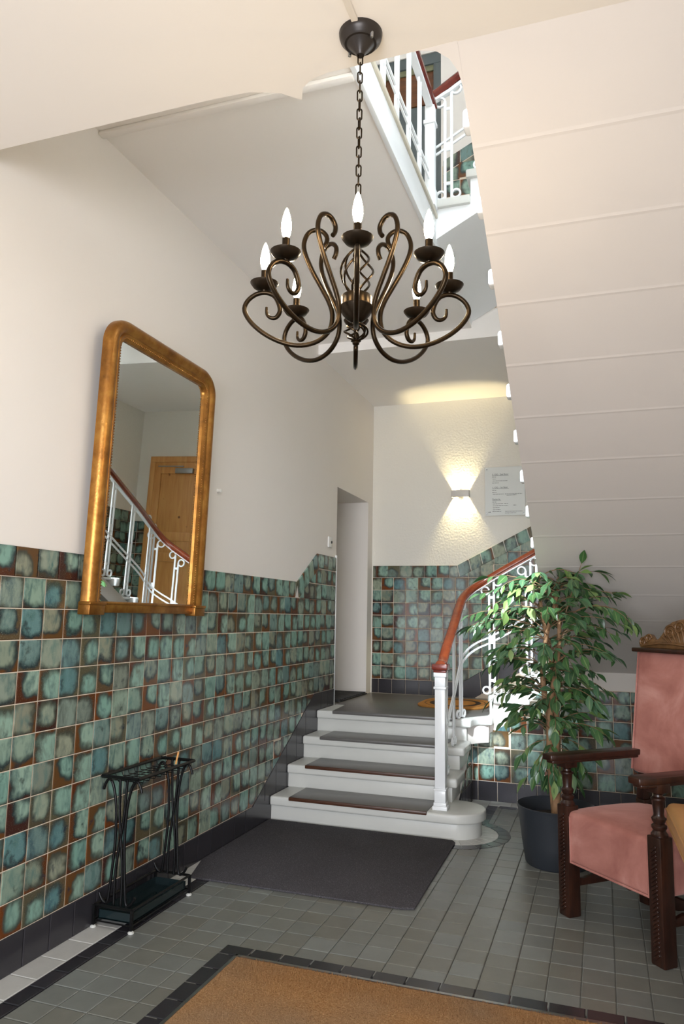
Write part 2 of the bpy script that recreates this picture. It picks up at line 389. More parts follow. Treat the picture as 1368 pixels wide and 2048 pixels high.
# ---------------------------------------------------------------- tiles
def tile_add(mb, poly, th=.009, inset=.004, M=None):
    n = len(poly); cx = sum(p[0] for p in poly)/n; cy = sum(p[1] for p in poly)/n
    lo = [Vector((p[0], p[1], 0)) for p in poly]
    def ins(p):
        d = math.hypot(p[0]-cx, p[1]-cy) or 1; k = max(0, 1-inset*1.4/d); return (cx+(p[0]-cx)*k, cy+(p[1]-cy)*k)
    mid = [Vector((p[0], p[1], th-inset*.6)) for p in poly]; hi = [Vector((*ins(p), th)) for p in poly]
    vs = lo+mid+hi
    fs = [tuple(range(2*n, 3*n))]+[(i, (i+1) % n, n+(i+1) % n, n+i) for i in range(n)]+[(n+i, n+(i+1) % n, 2*n+(i+1) % n, 2*n+i) for i in range(n)]
    return vs, fs
TILE_CACHE = {}
class TileField:
    """lays tiles in a plane; the 300 that show largest become objects, the rest one joined part"""
    def __init__(s, parent, mat, name, M, gap=.0035, th=.009, jit=.005, cap=300):
        s.p, s.mat, s.name, s.M, s.gap, s.th, s.jit, s.cap = parent, mat, name, M, gap, th, jit, cap; s.items = []
    def rect(s, x0, x1, y0, y1, clips=()):
        g = s.gap/2; poly = [(x0+g, y0+g), (x1-g, y0+g), (x1-g, y1-g), (x0+g, y1-g)]
        full = True; A = parea(poly)
        for c in clips: poly = clip(poly, *c)
        if len(poly) < 3 or parea(poly) < A*.04: return
        if parea(poly) < A*.999: full = False
        s.items.append((poly, full, (x0, y0, x1-x0, y1-y0)))
    def poly(s, poly):
        xs = [p[0] for p in poly]; ys = [p[1] for p in poly]
        s.items.append((poly, False, (min(xs), min(ys), max(xs)-min(xs), max(ys)-min(ys))))
    def done(s):
        sc = []
        for it in s.items:
            c = (sum(p[0] for p in it[0])/len(it[0]), sum(p[1] for p in it[0])/len(it[0])); P = s.M @ Vector((c[0], c[1], 0))
            q = project(P); vis = in_frame(P)
            sc.append(((0 if vis else 1e3)+(q[2] if q else 1e3), c, it))
        sc.sort(key=lambda a: a[0]); rest = MB()
        for k, (key, c, (poly, full, r)) in enumerate(sc):
            lp = [(p[0]-c[0], p[1]-c[1]) for p in poly]
            def uvs(vs, fs): return [((vs[i][0]+c[0]-r[0])/r[2], (vs[i][1]+c[1]-r[1])/r[3]) for f in fs for i in f]
            if k < s.cap and key < 1e3:
                ck = (s.name, round(r[2], 4), round(r[3], 4), s.mat.name) if full else None
                me = TILE_CACHE.get(ck) if ck else None
                if me is None:
                    vs, fs = tile_add(None, lp, s.th); mb = MB(); mb.add(vs, fs, uvs(vs, fs)); me = mb.mesh(s.name, s.mat)
                    if ck: TILE_CACHE[ck] = me
                J = Matrix.Rotation(R.uniform(-1, 1)*s.jit, 4, 'X') @ Matrix.Rotation(R.uniform(-1, 1)*s.jit, 4, 'Y')
                link(s.name, me, s.p, s.M @ Matrix.Translation((c[0], c[1], 0)) @ J)
            else:
                vs, fs = tile_add(None, lp, s.th); u = uvs(vs, fs)
                rest.add([s.M @ Vector((v[0]+c[0], v[1]+c[1], v[2])) for v in vs], fs, u)
        if rest.v:
            o = rest.build(s.name+'_remainder', s.mat, s.p); o['kind'] = 'stuff'
def plane(o, ex, ey):                          # local x->ex, y->ey, z->normal
    ex, ey = Vector(ex), Vector(ey); ez = ex.cross(ey); M = Matrix.Identity(4)
    for i in range(3): M[i][0] = ex[i]; M[i][1] = ey[i]; M[i][2] = ez[i]; M[i][3] = o[i]
    return M

RISE, L1, L2 = .191, .764, 1.337
YB, YU, XR, YF = 8.714, 7.233, 3.65, -1.7      # back wall, under-stair wall, right wall, front wall
ZC, YC = 3.75, 2.44                            # entry ceiling and its edge
ZTOP = 8.6
def soffit(y): return ZC-(y-YC)*.531

# ---------------------------------------------------------------- structure: floor
b = MB(); b.box(-.0, XR+.15, YF-.2, YU+.2, -.2, -.008)
floor = struct(b.build('floor', MT['floorgrout']), 'grey cement tile floor of the hall with black and white tile borders')
F0 = plane((0, 0, -.009), (1, 0, 0), (0, 1, 0))
fg = TileField(floor, MT['grey'], 'floor_tile', F0, .0025, .0085, .0015)
MX0, MX1, MY1 = .90, 3.4, 3.55                 # coir mat well
x = .252
while x < XR:
    y = 1.95
    while y < 7.0:
        r = (x, x+.15, y, y+.15)
        cx, cy = x+.075, y+.075
        inwell = cx > .79 and cy < 3.65
        instair = (cx < 1.5 and cy > 6.0) or (math.hypot(cx-1.5, cy-6.09) < .30 and cx > 1.4)
        under = cx > .17 and cx < 1.45 and 4.6 < cy < 5.75
        if not inwell and not instair and not under:
            fg.rect(*r, clips=([(-1, 0, -.8)] if False else []))
        y += .15
    x += .15
fg.done()
wt = TileField(floor, MT['white'], 'white_border_tile', F0, .003, .0095, .002)
bt = TileField(floor, MT['dark'], 'black_border_tile', F0, .004, .0095, .002)
y = 2.0
while y < 5.8:
    wt.rect(.0, .163, y, y+.2); bt.rect(.163, .25, y+.03, y+.19); 
    y += .16 if False else .2
# the black run along the wall is in short tiles
bt.items = []; y = 2.0
while y < 5.8: bt.rect(.163, .25, y, y+.158); y += .158
x = .79
while x < XR: bt.rect(x, x+.158, 3.55, 3.65); x += .158
y = 3.55
while y > 1.9: bt.rect(.79, .89, y-.158, y); y -= .158
x = 1.72
while x < XR: wt.rect(x-.1, x+.1, 7.075, YU); bt.rect(x, x+.158, 6.985, 7.073); x += .2
y = 6.45
while y < 7.2: wt.rect(1.46, 1.62, y, y+.2); y += .2
y = 6.42
while y < 7.0: bt.rect(1.62, 1.712, y, y+.158); y += .158
bt.th = wt.th = .0105
for k in range(12):                            # rings round the bullnose step
    a0, a1 = -PI/2-.25+k*(PI+.3)/12, -PI/2-.25+(k+1)*(PI+.3)/12-.006
    P = lambda r, a: (1.5+r*math.cos(a), 6.09+r*math.sin(a))
    wt.poly([P(.16, a0), P(.335, a0), P(.335, (a0+a1)/2), P(.335, a1), P(.16, a1)])
    bt.poly([P(.338, a0), P(.43, a0), P(.432, (a0+a1)/2), P(.43, a1), P(.338, a1)])
wt.done(); bt.done()

# ---------------------------------------------------------------- structure: left wall with doorway
b = MB()
D0, D1, DZ = 7.405, 8.53, 3.037
def slab_x(b, x0, x1, y0, y1, z0, z1): b.box(x0, x1, y0, y1, z0, z1)
slab_x(b, -.25, 0, YF-.2, D0, -.2, ZTOP); slab_x(b, -.25, 0, D0, D1, DZ, ZTOP); slab_x(b, -.25, 0, D1, YB+.2, -.2, ZTOP)
b.box(-.25, 0, D0, D1, -.2, L1-.012)
wall_left = struct(b.build('wall_left', MT['plaster']), 'tall cream plaster wall with glazed tile wainscot on the left of the hall')
b = MB(); b.box(-1.1, -.25, D1, D1+.1, 0, DZ+.1); b.box(-1.1, -.25, D0-.1, D0, 0, DZ+.1); b.box(-1.1, -.25, D0-.1, D1+.1, DZ, DZ+.1); b.box(-1.2, -1.1, D0-.1, D1+.1, 0, DZ+.1); b.box(-1.1, -.25, D0, D1, L1-.1, L1-.012)
b.build('doorway_recess', MT['plaster'], wall_left)
b = MB(); b.box(-.004, .012, D0-.028, D0+.004, L1, 2.3)
b.build('corner_bead', MT['wpaint'], wall_left, bevel=.004)
b = MB(); b.box(0, .0078, 1.9, D0-.02, .17, 1.83); b.prism([(6.38, 1.8), (D0-.02, 1.8), (D0-.02, 2.13), (6.87, 2.13)], 0, .0078, plane((0, 0, 0), (0, 1, 0), (0, 0, 1)))
b.build('grout_bed', MT['grout'], wall_left)
LWM = plane((.001, 0, 0), (0, 1, 0), (0, 0, 1))
BT = .175
# skirting diagonal beside the steps: from (5.52,.175) to (6.86,.925)
sx0, sz0, sx1, sz1 = 5.53, BT, 6.82, .925
sk = (sz1-sz0)/(sx1-sx0)
above_diag = (sk, -1, sk*sx0-sz0)              # keep z >= line
gt = TileField(wall_left, MT['glazed'], 'glazed_tile', LWM, .0045, .010, .006)
for j in range(11):
    z0 = BT+.15*j; i = 0
    while True:
        y0 = 2.003+.15*i; i += 1
        if y0 > D0-.03: break
        y1 = min(y0+.15, D0-.028)
        if y1-y0 < .02: continue
        cl = []
        if z0 < sz1-.01 and y1 > sx0:
            if z0+.15 <= sz1+.001 and y0 >= sx1: continue
            cl = [above_diag]
        if 3.45 < y0 and y1 < 4.3 and z0 > 1.72: continue      # behind the mirror
        gt.rect(y0, y1, z0, z0+.15, cl)
# two raised rows beside the doorway, cut along the diagonal
dk = (2.13-1.825)/(6.874-6.384); dg = (-dk, 1, 1.825-dk*6.384)
for j in range(2):
    z0 = 1.825+.15*j; i = 0
    while True:
        y0 = 2.003+.15*i; i += 1
        if y0 > D0-.03: break
        y1 = min(y0+.15, D0-.028)
        if y1 < 6.37: continue
        gt.rect(y0, y1, z0, z0+.15, [dg])
gt.done()
ct = TileField(wall_left, MT['glazed'], 'cap_tile', LWM, .0045, .014, .004)
i = 0
while True:
    y0 = 2.083+.15*i; i += 1
    if y0 > 6.33: break
    y1 = y0+.15
    if 3.45 < y0 and y1 < 4.3: continue
    ct.rect(y0, min(y1, 6.5), 1.825, 1.972, [(1, -.35, 6.334-.35*1.972+.0)])
# sloping and raised caps
a = Vector((6.384, 1.828)); c = Vector((6.874, 2.13)); a2 = Vector((6.338, 1.973)); c2 = Vector((6.824, 2.27))
for k in range(4):
    t0, t1 = k/4+.008, (k+1)/4-.008
    ct.poly([tuple(a.lerp(c, t0)), tuple(a.lerp(c, t1)), tuple(a2.lerp(c2, t1)), tuple(a2.lerp(c2, t0))])
ys = [6.874, 7.01, 7.14, 7.27, D0-.03]; yt = [6.826, 7.01, 7.14, 7.27, D0-.034]
for k in range(4): ct.poly([(ys[k]+.003, 2.133), (ys[k+1]-.003, 2.133), (yt[k+1]-.003, 2.272), (yt[k]+.003, 2.272)])
ct.done()
bs = TileField(wall_left, MT['dark'], 'skirting_tile', LWM, .003, .013, .002)
y = 1.99
while y < 5.9: bs.rect(y, y+.18, 0, BT); y += .18
n = 6
for k in range(n):                             # skirting climbing beside the steps
    t0, t1 = k/n, (k+1)/n-.002; u = lambda t: (sx0+(sx1-sx0)*t, sz0+(sz1-sz0)*t)
    p, q = u(t0), u(t1); bs.poly([(p[0]+.02, max(0, p[1]-.52)), (q[0]+.02, max(0, q[1]-.52)), q, p])
bs.poly([(6.80, .5), (7.0, .5), (7.0, .925), (6.82, .925)]); bs.poly([(7.003, .6), (7.18, .6), (7.18, .925), (7.003, .925)]); bs.poly([(7.183, .6), (D0-.03, .6), (D0-.03, .925), (7.183, .925)])
bs.done()
# white filler strip of the reveal edge past the doorway is plain plaster (part of wall_left)

# ---------------------------------------------------------------- back wall
b = MB(); b.box(-.25, XR+.2, YB, YB+.2, -.2, ZTOP)
wall_back = struct(b.build('wall_back', MT['rough_plaster']), 'cream plaster back wall of the stair landing above green tiles')
BWM = plane((0, YB-.001, 0), (1, 0, 0), (0, 0, 1))
ST = .191/.345                                   # slope beside the upper steps
def cap_z(x): return 2.136 if x < 1.05 else min(2.136+.573, 2.136+(x-1.05)*.522)
b = MB()
b.prism([(.014, L1), (XR, L1), (XR, 2.709), (2.148, 2.709), (1.05, 2.136), (.014, 2.136)], 0, .0078, BWM)
b.build('grout_bed', MT['grout'], wall_back)
bw = TileField(wall_back, MT['glazed'], 'glazed_tile', BWM, .0045, .010, .006)
DOORX = (2.62, 3.36)
up = (-.522, 1, 2.136-.522*1.05); dn = (.60, -1, .60*1.10-.936)
for j in range(14):
    z0 = .936+.15*j; i = -1
    while True:
        x0 = .128+.15*i if i >= 0 else .014; x1 = .128+.15*(i+1); i += 1
        if x0 > XR-.02: break
        x1 = min(x1, XR)
        if z0+.15 > 2.14 and x1 < 1.05: continue
        if z0 > 2.70: continue
        if x0 > DOORX[0]-.1 and x1 < DOORX[1]+.1: continue
        if x0 >= 2.2 and z0 < 1.5: continue
        cl = []
        if z0+.15 > 2.14 and x0 < 2.2: cl.append(up)
        if x1 > 1.05 and z0 < 1.65: cl.append(dn)
        bw.rect(x0, x1, z0, z0+.15, cl)
bw.done()
bc = TileField(wall_back, MT['glazed'], 'cap_tile', BWM, .0045, .014, .004)
bc.rect(.014, .054, 2.136, 2.28)
for i in range(6): bc.rect(.054+.15*i, .204+.15*i, 2.136, 2.28)
bc.poly([(.957, 2.139), (1.075, 2.139), (1.045, 2.277), (.957, 2.277)])
A0, B0, A1, B1 = Vector((1.08, 2.142)), Vector((2.16, 2.706)), Vector((1.05, 2.28)), Vector((2.12, 2.838))
for k in range(8):
    t0, t1 = k/8+.004, (k+1)/8-.004
    bc.poly([tuple(A0.lerp(B0, t0)), tuple(A0.lerp(B0, t1)), tuple(A1.lerp(B1, t1)), tuple(A1.lerp(B1, t0))])
for i in range(10):
    x0 = 2.17+.15*i
    if x0+.15 > XR: break
    if x0 > DOORX[0]-.2 and x0+.15 < DOORX[1]+.2: continue
    bc.rect(x0, x0+.15, 2.709, 2.853)
bc.done()
bb = TileField(wall_back, MT['dark'], 'skirting_tile', BWM, .003, .013, .002)
x = .014-.08
while x < 1.1: bb.rect(max(x, .014), min(x+.165, 1.12), L1+.006, .936); x += .165
A0, B0 = Vector((1.10, .936)), Vector((2.1, 1.536))
for k in range(5):
    t0, t1 = k/5+.002, (k+1)/5-.002; p, q = A0.lerp(B0, t0), A0.lerp(B0, t1)
    bb.poly([(p[0]+.02, p[1]-.24), (q[0]+.02, q[1]-.24), tuple(q), tuple(p)])
x = 2.1
while x < XR-.1:
    if not (x > DOORX[0]-.15 and x < DOORX[1]): bb.rect(x, x+.165, L2+.01, 1.536)
    x += .165
bb.done()

# under-stair wall facing the hall
b = MB()
prof = [(1.452, -.02), (XR, -.02), (XR, 1.25), (2.2, 1.25), (2.2, 1.02), (1.62, .93), (1.62, .70), (1.452, .70)]
b.prism(prof, -.10, 0, plane((0, YU, 0), (1, 0, 0), (0, 0, 1)))
wall_under = struct(b.build('wall_understair', MT['plaster']), 'low wall below the landing with green tiles and a dark skirting')
UM = plane((0, YU-.001, 0), (1, 0, 0), (0, 0, 1))
pl = [(1.458, .50), (1.53, .56), (1.71, .66), (1.9, .82), (2.12, 1.045)]
b = MB(); b.prism([(1.458, 0), (XR, 0), (XR, 1.045)]+pl[::-1], 0, .0078, UM); b.build('grout_bed', MT['grout'], wall_under)
ut = TileField(wall_under, MT['glazed'], 'glazed_tile', UM, .0045, .010, .006)
for j in range(6):
    z0 = .175+.15*j; i = -1
    while True:
        x0 = 1.508+.15*i if i >= 0 else 1.458; x1 = 1.508+.15*(i+1); i += 1
        if x0 > XR-.02: break
        x1 = min(x1, XR); cl = [(0, 1, 1.04)]
        for (p, q) in zip(pl[:-1], pl[1:]):
            if x1 > p[0]-.001 and x0 < q[0]+.001:
                k = (q[1]-p[1])/(q[0]-p[0]); cl.append((-k, 1, p[1]-k*p[0]))
        ut.rect(x0, x1, z0, z0+.15, cl)
ut.done()
us = TileField(wall_under, MT['dark'], 'skirting_tile', UM, .003, .013, .002)
x = 1.458-.13
while x < XR: us.rect(max(x, 1.458), min(x+.178, XR), 0, .175); x += .178
us.done()
# side of the lower flight, tiled (faces +X)
SM = plane((1.447, 0, 0), (0, 1, 0), (0, 0, 1))
b = MB(); b.prism([(6.30, 0), (YU, 0), (YU, .52)], -.05, 0, SM); side = b.build('stair_side_panel', MT['plaster'], wall_under)
st = TileField(wall_under, MT['glazed'], 'side_tile', SM, .004, .010, .003)
ss = TileField(wall_under, MT['dark'], 'side_skirting_tile', SM, .003, .012, .002)
k = .54/(YU-6.30); dgn = (-k, 1, -k*6.34)
y = 6.36
while y < YU-.02:
    for j in range(3): st.rect(y, min(y+.15, YU-.005), .175+.15*j, .325+.15*j, [dgn])
    ss.rect(y, min(y+.15, YU-.005), 0, .175, [dgn]); y += .15
st.done(); ss.done()

# right wall, front wall, upper wall, ceilings
b = MB()
b.box(XR, XR+.2, YF-.2, YB+.2, -.2, 5.6); b.box(XR, XR+.2, YF-.2, 2.2, 5.6, ZTOP); b.box(XR, XR+.2, 4.2, YB+.2, 5.6, ZTOP); b.box(XR, XR+.2, 2.2, 4.2, 7.8, ZTOP)
wall_right = struct(b.build('wall_right', MT['rough_plaster']), 'cream plaster wall along the right side of the stair')
RWM = plane((XR-.001, 0, 0), (0, -1, 0), (0, 0, 1))
rt = TileField(wall_right, MT['glazed'], 'glazed_tile', RWM, .0045, .010, .004)
for j in range(9):
    i = 0
    while YB-.15*(i+1) > 6.2:
        rt.rect(-(YB-.15*i), -(YB-.15*(i+1)), L2+.17+.15*j, L2+.32+.15*j); i += 1
for it in [rt]: it.done()
b = MB(); b.box(-.25, .6, YF-.2, YF, -.2, ZTOP); b.box(3.5, XR+.2, YF-.2, YF, -.2, ZTOP); b.box(.6, 3.5, YF-.2, YF, 3.2, 6.35); b.box(.6, 1.5, YF-.2, YF, 6.35, ZTOP); b.box(2.6, 3.5, YF-.2, YF, 6.35, ZTOP); b.box(1.5, 2.6, YF-.2, YF, 7.65, ZTOP)
wall_front = struct(b.build('wall_front', MT['plaster']), 'front wall of the hall behind the photographer')
# entry ceiling slab with the shaped edge, underside at ZC
edge = [(0, YC), (1.18, YC), (1.36, YC+.008), (1.475, YC+.05), (1.545, YC+.115), (1.575, YC+.05), (1.63, YC+.015), (1.70, YC+.003), (2.06, YC), (2.12, YC+.012), (2.165, YC+.045), (2.19, YC+.09), (2.2, YC+.15)]
b = MB(); b.prism([(0, YF), (XR, YF), (XR, YC)]+[(2.2, YC)]+[p for p in edge[::-1] if p[0] <= 2.06], ZC, ZC+.21)
ceiling = struct(b.build('ceiling', MT['entryceil']), 'cream flat ceiling over the entrance with a shaped edge')
b = MB(); b.box(0, 1.55, 2.30, 6.75, 4.39, 4.56); b.box(0, 1.53, 2.33, 2.43, ZC+.2, 4.39)
ceiling_g = struct(b.build('ceiling_gallery', MT['ceilp']), 'pale underside of the gallery over the stairwell')
b = MB(); b.box(.0, 1.53, 3.22, 3.27, 4.365, 4.39); struct(b.build('trim_1', MT['ceilp'], None, bevel=.008), 'thin plaster moulding under the gallery')
b = MB(); b.box(0, XR, 6.75, YB, 4.285, 4.56)
struct(b.build('ceiling_landing', MT['ceilp']), 'lower flat ceiling above the stair landing')
b = MB(); b.box(0, .56, 6.75, 6.9, 4.56, ZTOP); b.box(.56, 1.26, 6.75, 6.9, 7.38, ZTOP); b.box(1.26, XR, 6.75, 6.9, 4.56, ZTOP)
wall_upper = struct(b.build('wall_upper', MT['plaster']), 'white wall of the upper hall seen through the stairwell')
b = MB(); b.box(-.25, XR+.2, YF-.2, YB+.2, ZTOP, ZTOP+.2); struct(b.build('roof', MT['ceilp']), 'ceiling of the upper hall')
WUM = plane((0, 6.749, 0), (1, 0, 0), (0, 0, 1))
b = MB(); b.prism([(1.275, 4.56), (2.9, 4.56), (2.9, 6.9), (1.275, 6.09)], 0, .0078, WUM); b.build('grout_bed', MT['grout'], wall_upper)
wu = TileField(wall_upper, MT['glazed'], 'glazed_tile', WUM, .006, .010, .006)
for j in range(14):
    for i in range(9):
        wu.rect(1.28+.17*i, 1.45+.17*i, 4.56+.17*j, 4.73+.17*j, [(-.5, 1, 6.0-.5*1.28)])
for i in range(6): wu.poly([(1.285+.17*i, 6.01+.085*i), (1.45+.17*i, 6.01+.085*(i+.97)), (1.45+.17*i, 6.15+.085*(i+.97)), (1.285+.17*i, 6.15+.085*i)])
wu.done()
# upper hall door in wall_upper
d2 = bpy.data.objects.new('door_2', None); C.objects.link(d2); d2.location = (.91, 6.78, 4.56); struct(d2, 'dark grey upper hall door with brown panel above')
b = MB(); b.box(-.35, -.27, -.02, .06, 0, 2.699); b.box(.27, .35, -.02, .06, 0, 2.699); b.box(-.35, .35, -.02, .06, 2.70, 2.82); b.build('door_frame', MT['uppergrey'], d2, bevel=.006)
b = MB(); b.box(-.27, .27, .0, .05, 2.64, 2.70); b.build('mottled_lintel', MT['mossgreen'], d2)
b = MB(); b.box(-.27, .27, .01, .05, 2.28, 2.64); b.build('transom_panel', MT['upperbrown'], d2, bevel=.008)
b = MB(); b.box(-.27, .27, .01, .05, 0, 2.27); b.build('door_leaf', MT['uppergrey'], d2, bevel=.008)
b = MB(); b.box(-.36, .36, .07, .1, 0, 2.83); b.build('door_backing', MT['uppergrey'], d2)
# pine door on the upper landing, seen in the mirror
d1 = bpy.data.objects.new('door_1', None); C.objects.link(d1); d1.location = ((DOORX[0]+DOORX[1])/2, YB-.02, L2); struct(d1, 'knotty pine door with a grey closer on the back wall')
hw = (DOORX[1]-DOORX[0])/2; DH = 2.22
b = MB(); b.box(-hw-.08, -hw, -.03, .02, 0, DH-.001); b.box(hw, hw+.08, -.03, .02, 0, DH-.001); b.box(-hw-.08, hw+.08, -.03, .02, DH, DH+.08); b.build('door_frame', MT['pine'], d1, bevel=.006)
b = MB()
for (z0, z1) in ((0, .2), (.86, .98), (1.14, 1.26), (2.06, 2.22)): b.box(-hw+.1, hw-.1, -.02, .02, z0, z1)
for s in (-1, 1): b.box(s*hw-(.0995 if s > 0 else 0), s*hw+(.0995 if s < 0 else 0), -.02, .02, 0, DH-.002)
b.build('door_leaf', MT['pine'], d1, bevel=.004)
for z0, z1 in ((.2, .86), (.98, 1.14), (1.26, 2.06)):
    b = MB(); b.box(-hw+.1, hw-.1, -.005, .015, z0, z1); b.build('door_panel', MT['pine'], d1, bevel=.004)
b = MB(); b.box(-.25, .02, -.07, -.02, 2.06, 2.13); b.box(-.1, .3, -.06, -.045, 2.15, 2.165); b.build('door_closer', MT['steel'], d1, bevel=.004)
# surface cable cover on the ceiling
b = MB(); b.box(1.868, 1.892, 0.2, 2.24, ZC-.012, ZC+.001)
tag(b.build('cable_cover', MT['entryceil'], None, bevel=.003), 'narrow cream cable cover on the ceiling behind the chandelier rose', 'cable cover')
# ---------------------------------------------------------------- staircase
stair = thing('staircase', 'grey painted stone staircase with dark tread covers turning up to the right', 'staircase', (0, 5.88, 0))
stair.location = (0, 0, 0)
NY = [5.845, 6.19, 6.535, 6.88]
def nose_slab(poly, z1, th): b = MB(); b.prism(poly, z1-th, z1); return b
def arc(cx, cy, r, a0, a1, n=10): return [(cx+r*math.cos(a0+(a1-a0)*k/n), cy+r*math.sin(a0+(a1-a0)*k/n)) for k in range(n+1)]
for i in range(3):
    z1 = RISE*(i+1); y0 = NY[i]; back = NY[i+1]+.06
    xr = 1.5 if i else 1.5
    b = MB()
    if i == 0:
        b.prism([(0.014, y0)]+arc(1.5, y0+.245, .245, -PI/2, PI/2, 14)+[(1.43, y0+.49), (1.43, back), (.014, back)], z1-.075, z1)
    else:
        b.prism([(.014, y0), (xr, y0), (xr, back-.03), (1.43, back), (.014, back)], z1-.075, z1)
    tr = b.build('step', MT['gpaint'], stair, bevel=.016, seg=3)
    b = MB()
    if i == 0:
        b.prism([(.014, y0+.035)]+arc(1.5, y0+.245, .21, -PI/2, PI/2, 14)+[(1.42, back), (.014, back)], -.005, z1-.074)
    else:
        b.prism([(.014, y0+.035), (1.455, y0+.035), (1.455, back), (.014, back)], z1-RISE-.001, z1-.074)
    b.build('riser', MT['gpaint'], tr, bevel=.004)
    x1 = 1.33
    b = MB(); b.prism([(.185, y0-.004), (x1, y0-.004), (x1, NY[i+1]+.03), (.185, NY[i+1]+.03)], z1-.004, z1+.005)
    tc = b.build('tread_cover', MT['lino'], stair, bevel=.003)
    b = MB(); b.box(.185, x1, y0-.012, y0+.012, z1-.022, z1+.006); b.build('nosing_strip', MT['rust'] if i < 2 else MT['lino'], tc, bevel=.006)
# landing
b = MB()
cove = [(1.5, 6.88), (1.505, 6.96)]+[(1.655-.15*math.cos(a), 6.96+.16*math.sin(a)) for a in [PI/2*k/6 for k in range(1, 7)]]+[(1.66, 7.19), (1.66, YB)]
b.prism([(.014, 6.88)]+cove+[(-.25+.264, YB)], L1-.075, L1)
ld = b.build('landing', MT['gpaint'], stair, bevel=.016, seg=3)
b = MB(); b.prism([(.014, 6.915), (1.455, 6.915), (1.455, 7.1), (.014, 7.1)], .53, L1-.074); b.build('riser', MT['gpaint'], ld, bevel=.004)
b = MB(); b.prism([(1.456, 6.97), (1.52, 7.06), (1.62, 7.16), (1.62, YB), (.014, YB), (.014, 7.101), (1.456, 7.101)], .53, L1-.074); b.build('cove', MT['plaster'], ld, bevel=.004)
b = MB(); b.prism([(.18, 6.875), (1.36, 6.875), (1.44, 7.0), (1.6, 7.25), (1.6, YB-.015), (.0, YB-.015), (.0, 7.42), (.13, 7.41)], L1-.004, L1+.005)
tc = b.build('floor_covering', MT['lino'], stair, bevel=.003)
b = MB(); b.box(.18, 1.36, 6.866, 6.892, L1-.024, L1+.006); b.build('nosing_strip', MT['lino'], tc, bevel=.006)
# rising steps along the back wall
NX = [1.59, 1.93, 2.26]
for i in range(3):
    z1 = L1+RISE*(i+1); x0 = NX[i]; x1 = NX[i+1]+.06 if i < 2 else XR
    b = MB()
    y0 = 7.185
    b.prism([(x0+.14, y0)]+[(x1, y0), (x1, YB-.002), (x0, YB-.002)]+[(x0+.14-.14*math.cos(a), y0+.14-.14*math.sin(a)) for a in [PI/2*k/8 for k in range(9)]], z1-.075, z1)
    tr = b.build('step' if i < 2 else 'landing', MT['gpaint'], stair, bevel=.018, seg=3)
    b = MB(); b.prism([(x0+.05, y0+.06), (x1, y0+.045), (x1, YB), (x0+.035, YB), (x0+.035, y0+.14)], z1-RISE-.05, z1-.074); b.build('riser', MT['gpaint'], tr, bevel=.004)
# return flight overhead
R2 = (3.585-1.528)/11.0
def fl_y(k): return 3.265+.356*k
for k in range(11, -2, -1):
    z1 = 3.585-R2*k; y0 = fl_y(k)
    b = MB(); b.box(2.152, XR, y0-.075, y0, z1-.085, z1); b.box(2.204, XR, y0-.42, y0-.07, z1-.03, z1-.001)
    tr = b.build('step', MT['wpaint'], stair, bevel=.014, seg=3)  # white instead of step grey: bright daylight on the step ends put into the colour
    b = MB(); b.box(2.215, XR, y0-.06, y0-.03, z1-R2-.01, z1-.079); b.build('riser', MT['gpaint'], tr)
b = MB()                                        # plaster underside, one shallow lap per step
ys = [YC]+[fl_y(k)-.11 for k in range(-1, 11)]+[YU]
ys = sorted(set(ys))
lo = [(YC, soffit(YC))]
for a, c in zip(ys[:-1], ys[1:]): lo += [(a+.012, soffit(a+.012)), (c-.012, soffit(c-.012)), (c, soffit(c)-.0016)]
top = [(y, soffit(y)+.17) for y in ys[::-1]]
M = plane((2.2, 0, 0), (0, 1, 0), (0, 0, 1))
b.prism(lo+top, 0, XR-2.2, M)
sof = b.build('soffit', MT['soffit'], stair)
b = MB()
cp = [p for p in edge if p[0] >= 2.06]+[(2.204, YC+.15), (2.204, YC-.004)]
n = len(cp)
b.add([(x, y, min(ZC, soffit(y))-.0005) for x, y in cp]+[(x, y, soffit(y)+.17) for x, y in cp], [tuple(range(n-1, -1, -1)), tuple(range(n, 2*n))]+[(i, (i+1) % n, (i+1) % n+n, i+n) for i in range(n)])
b.build('soffit_corner', MT['soffit'], stair)

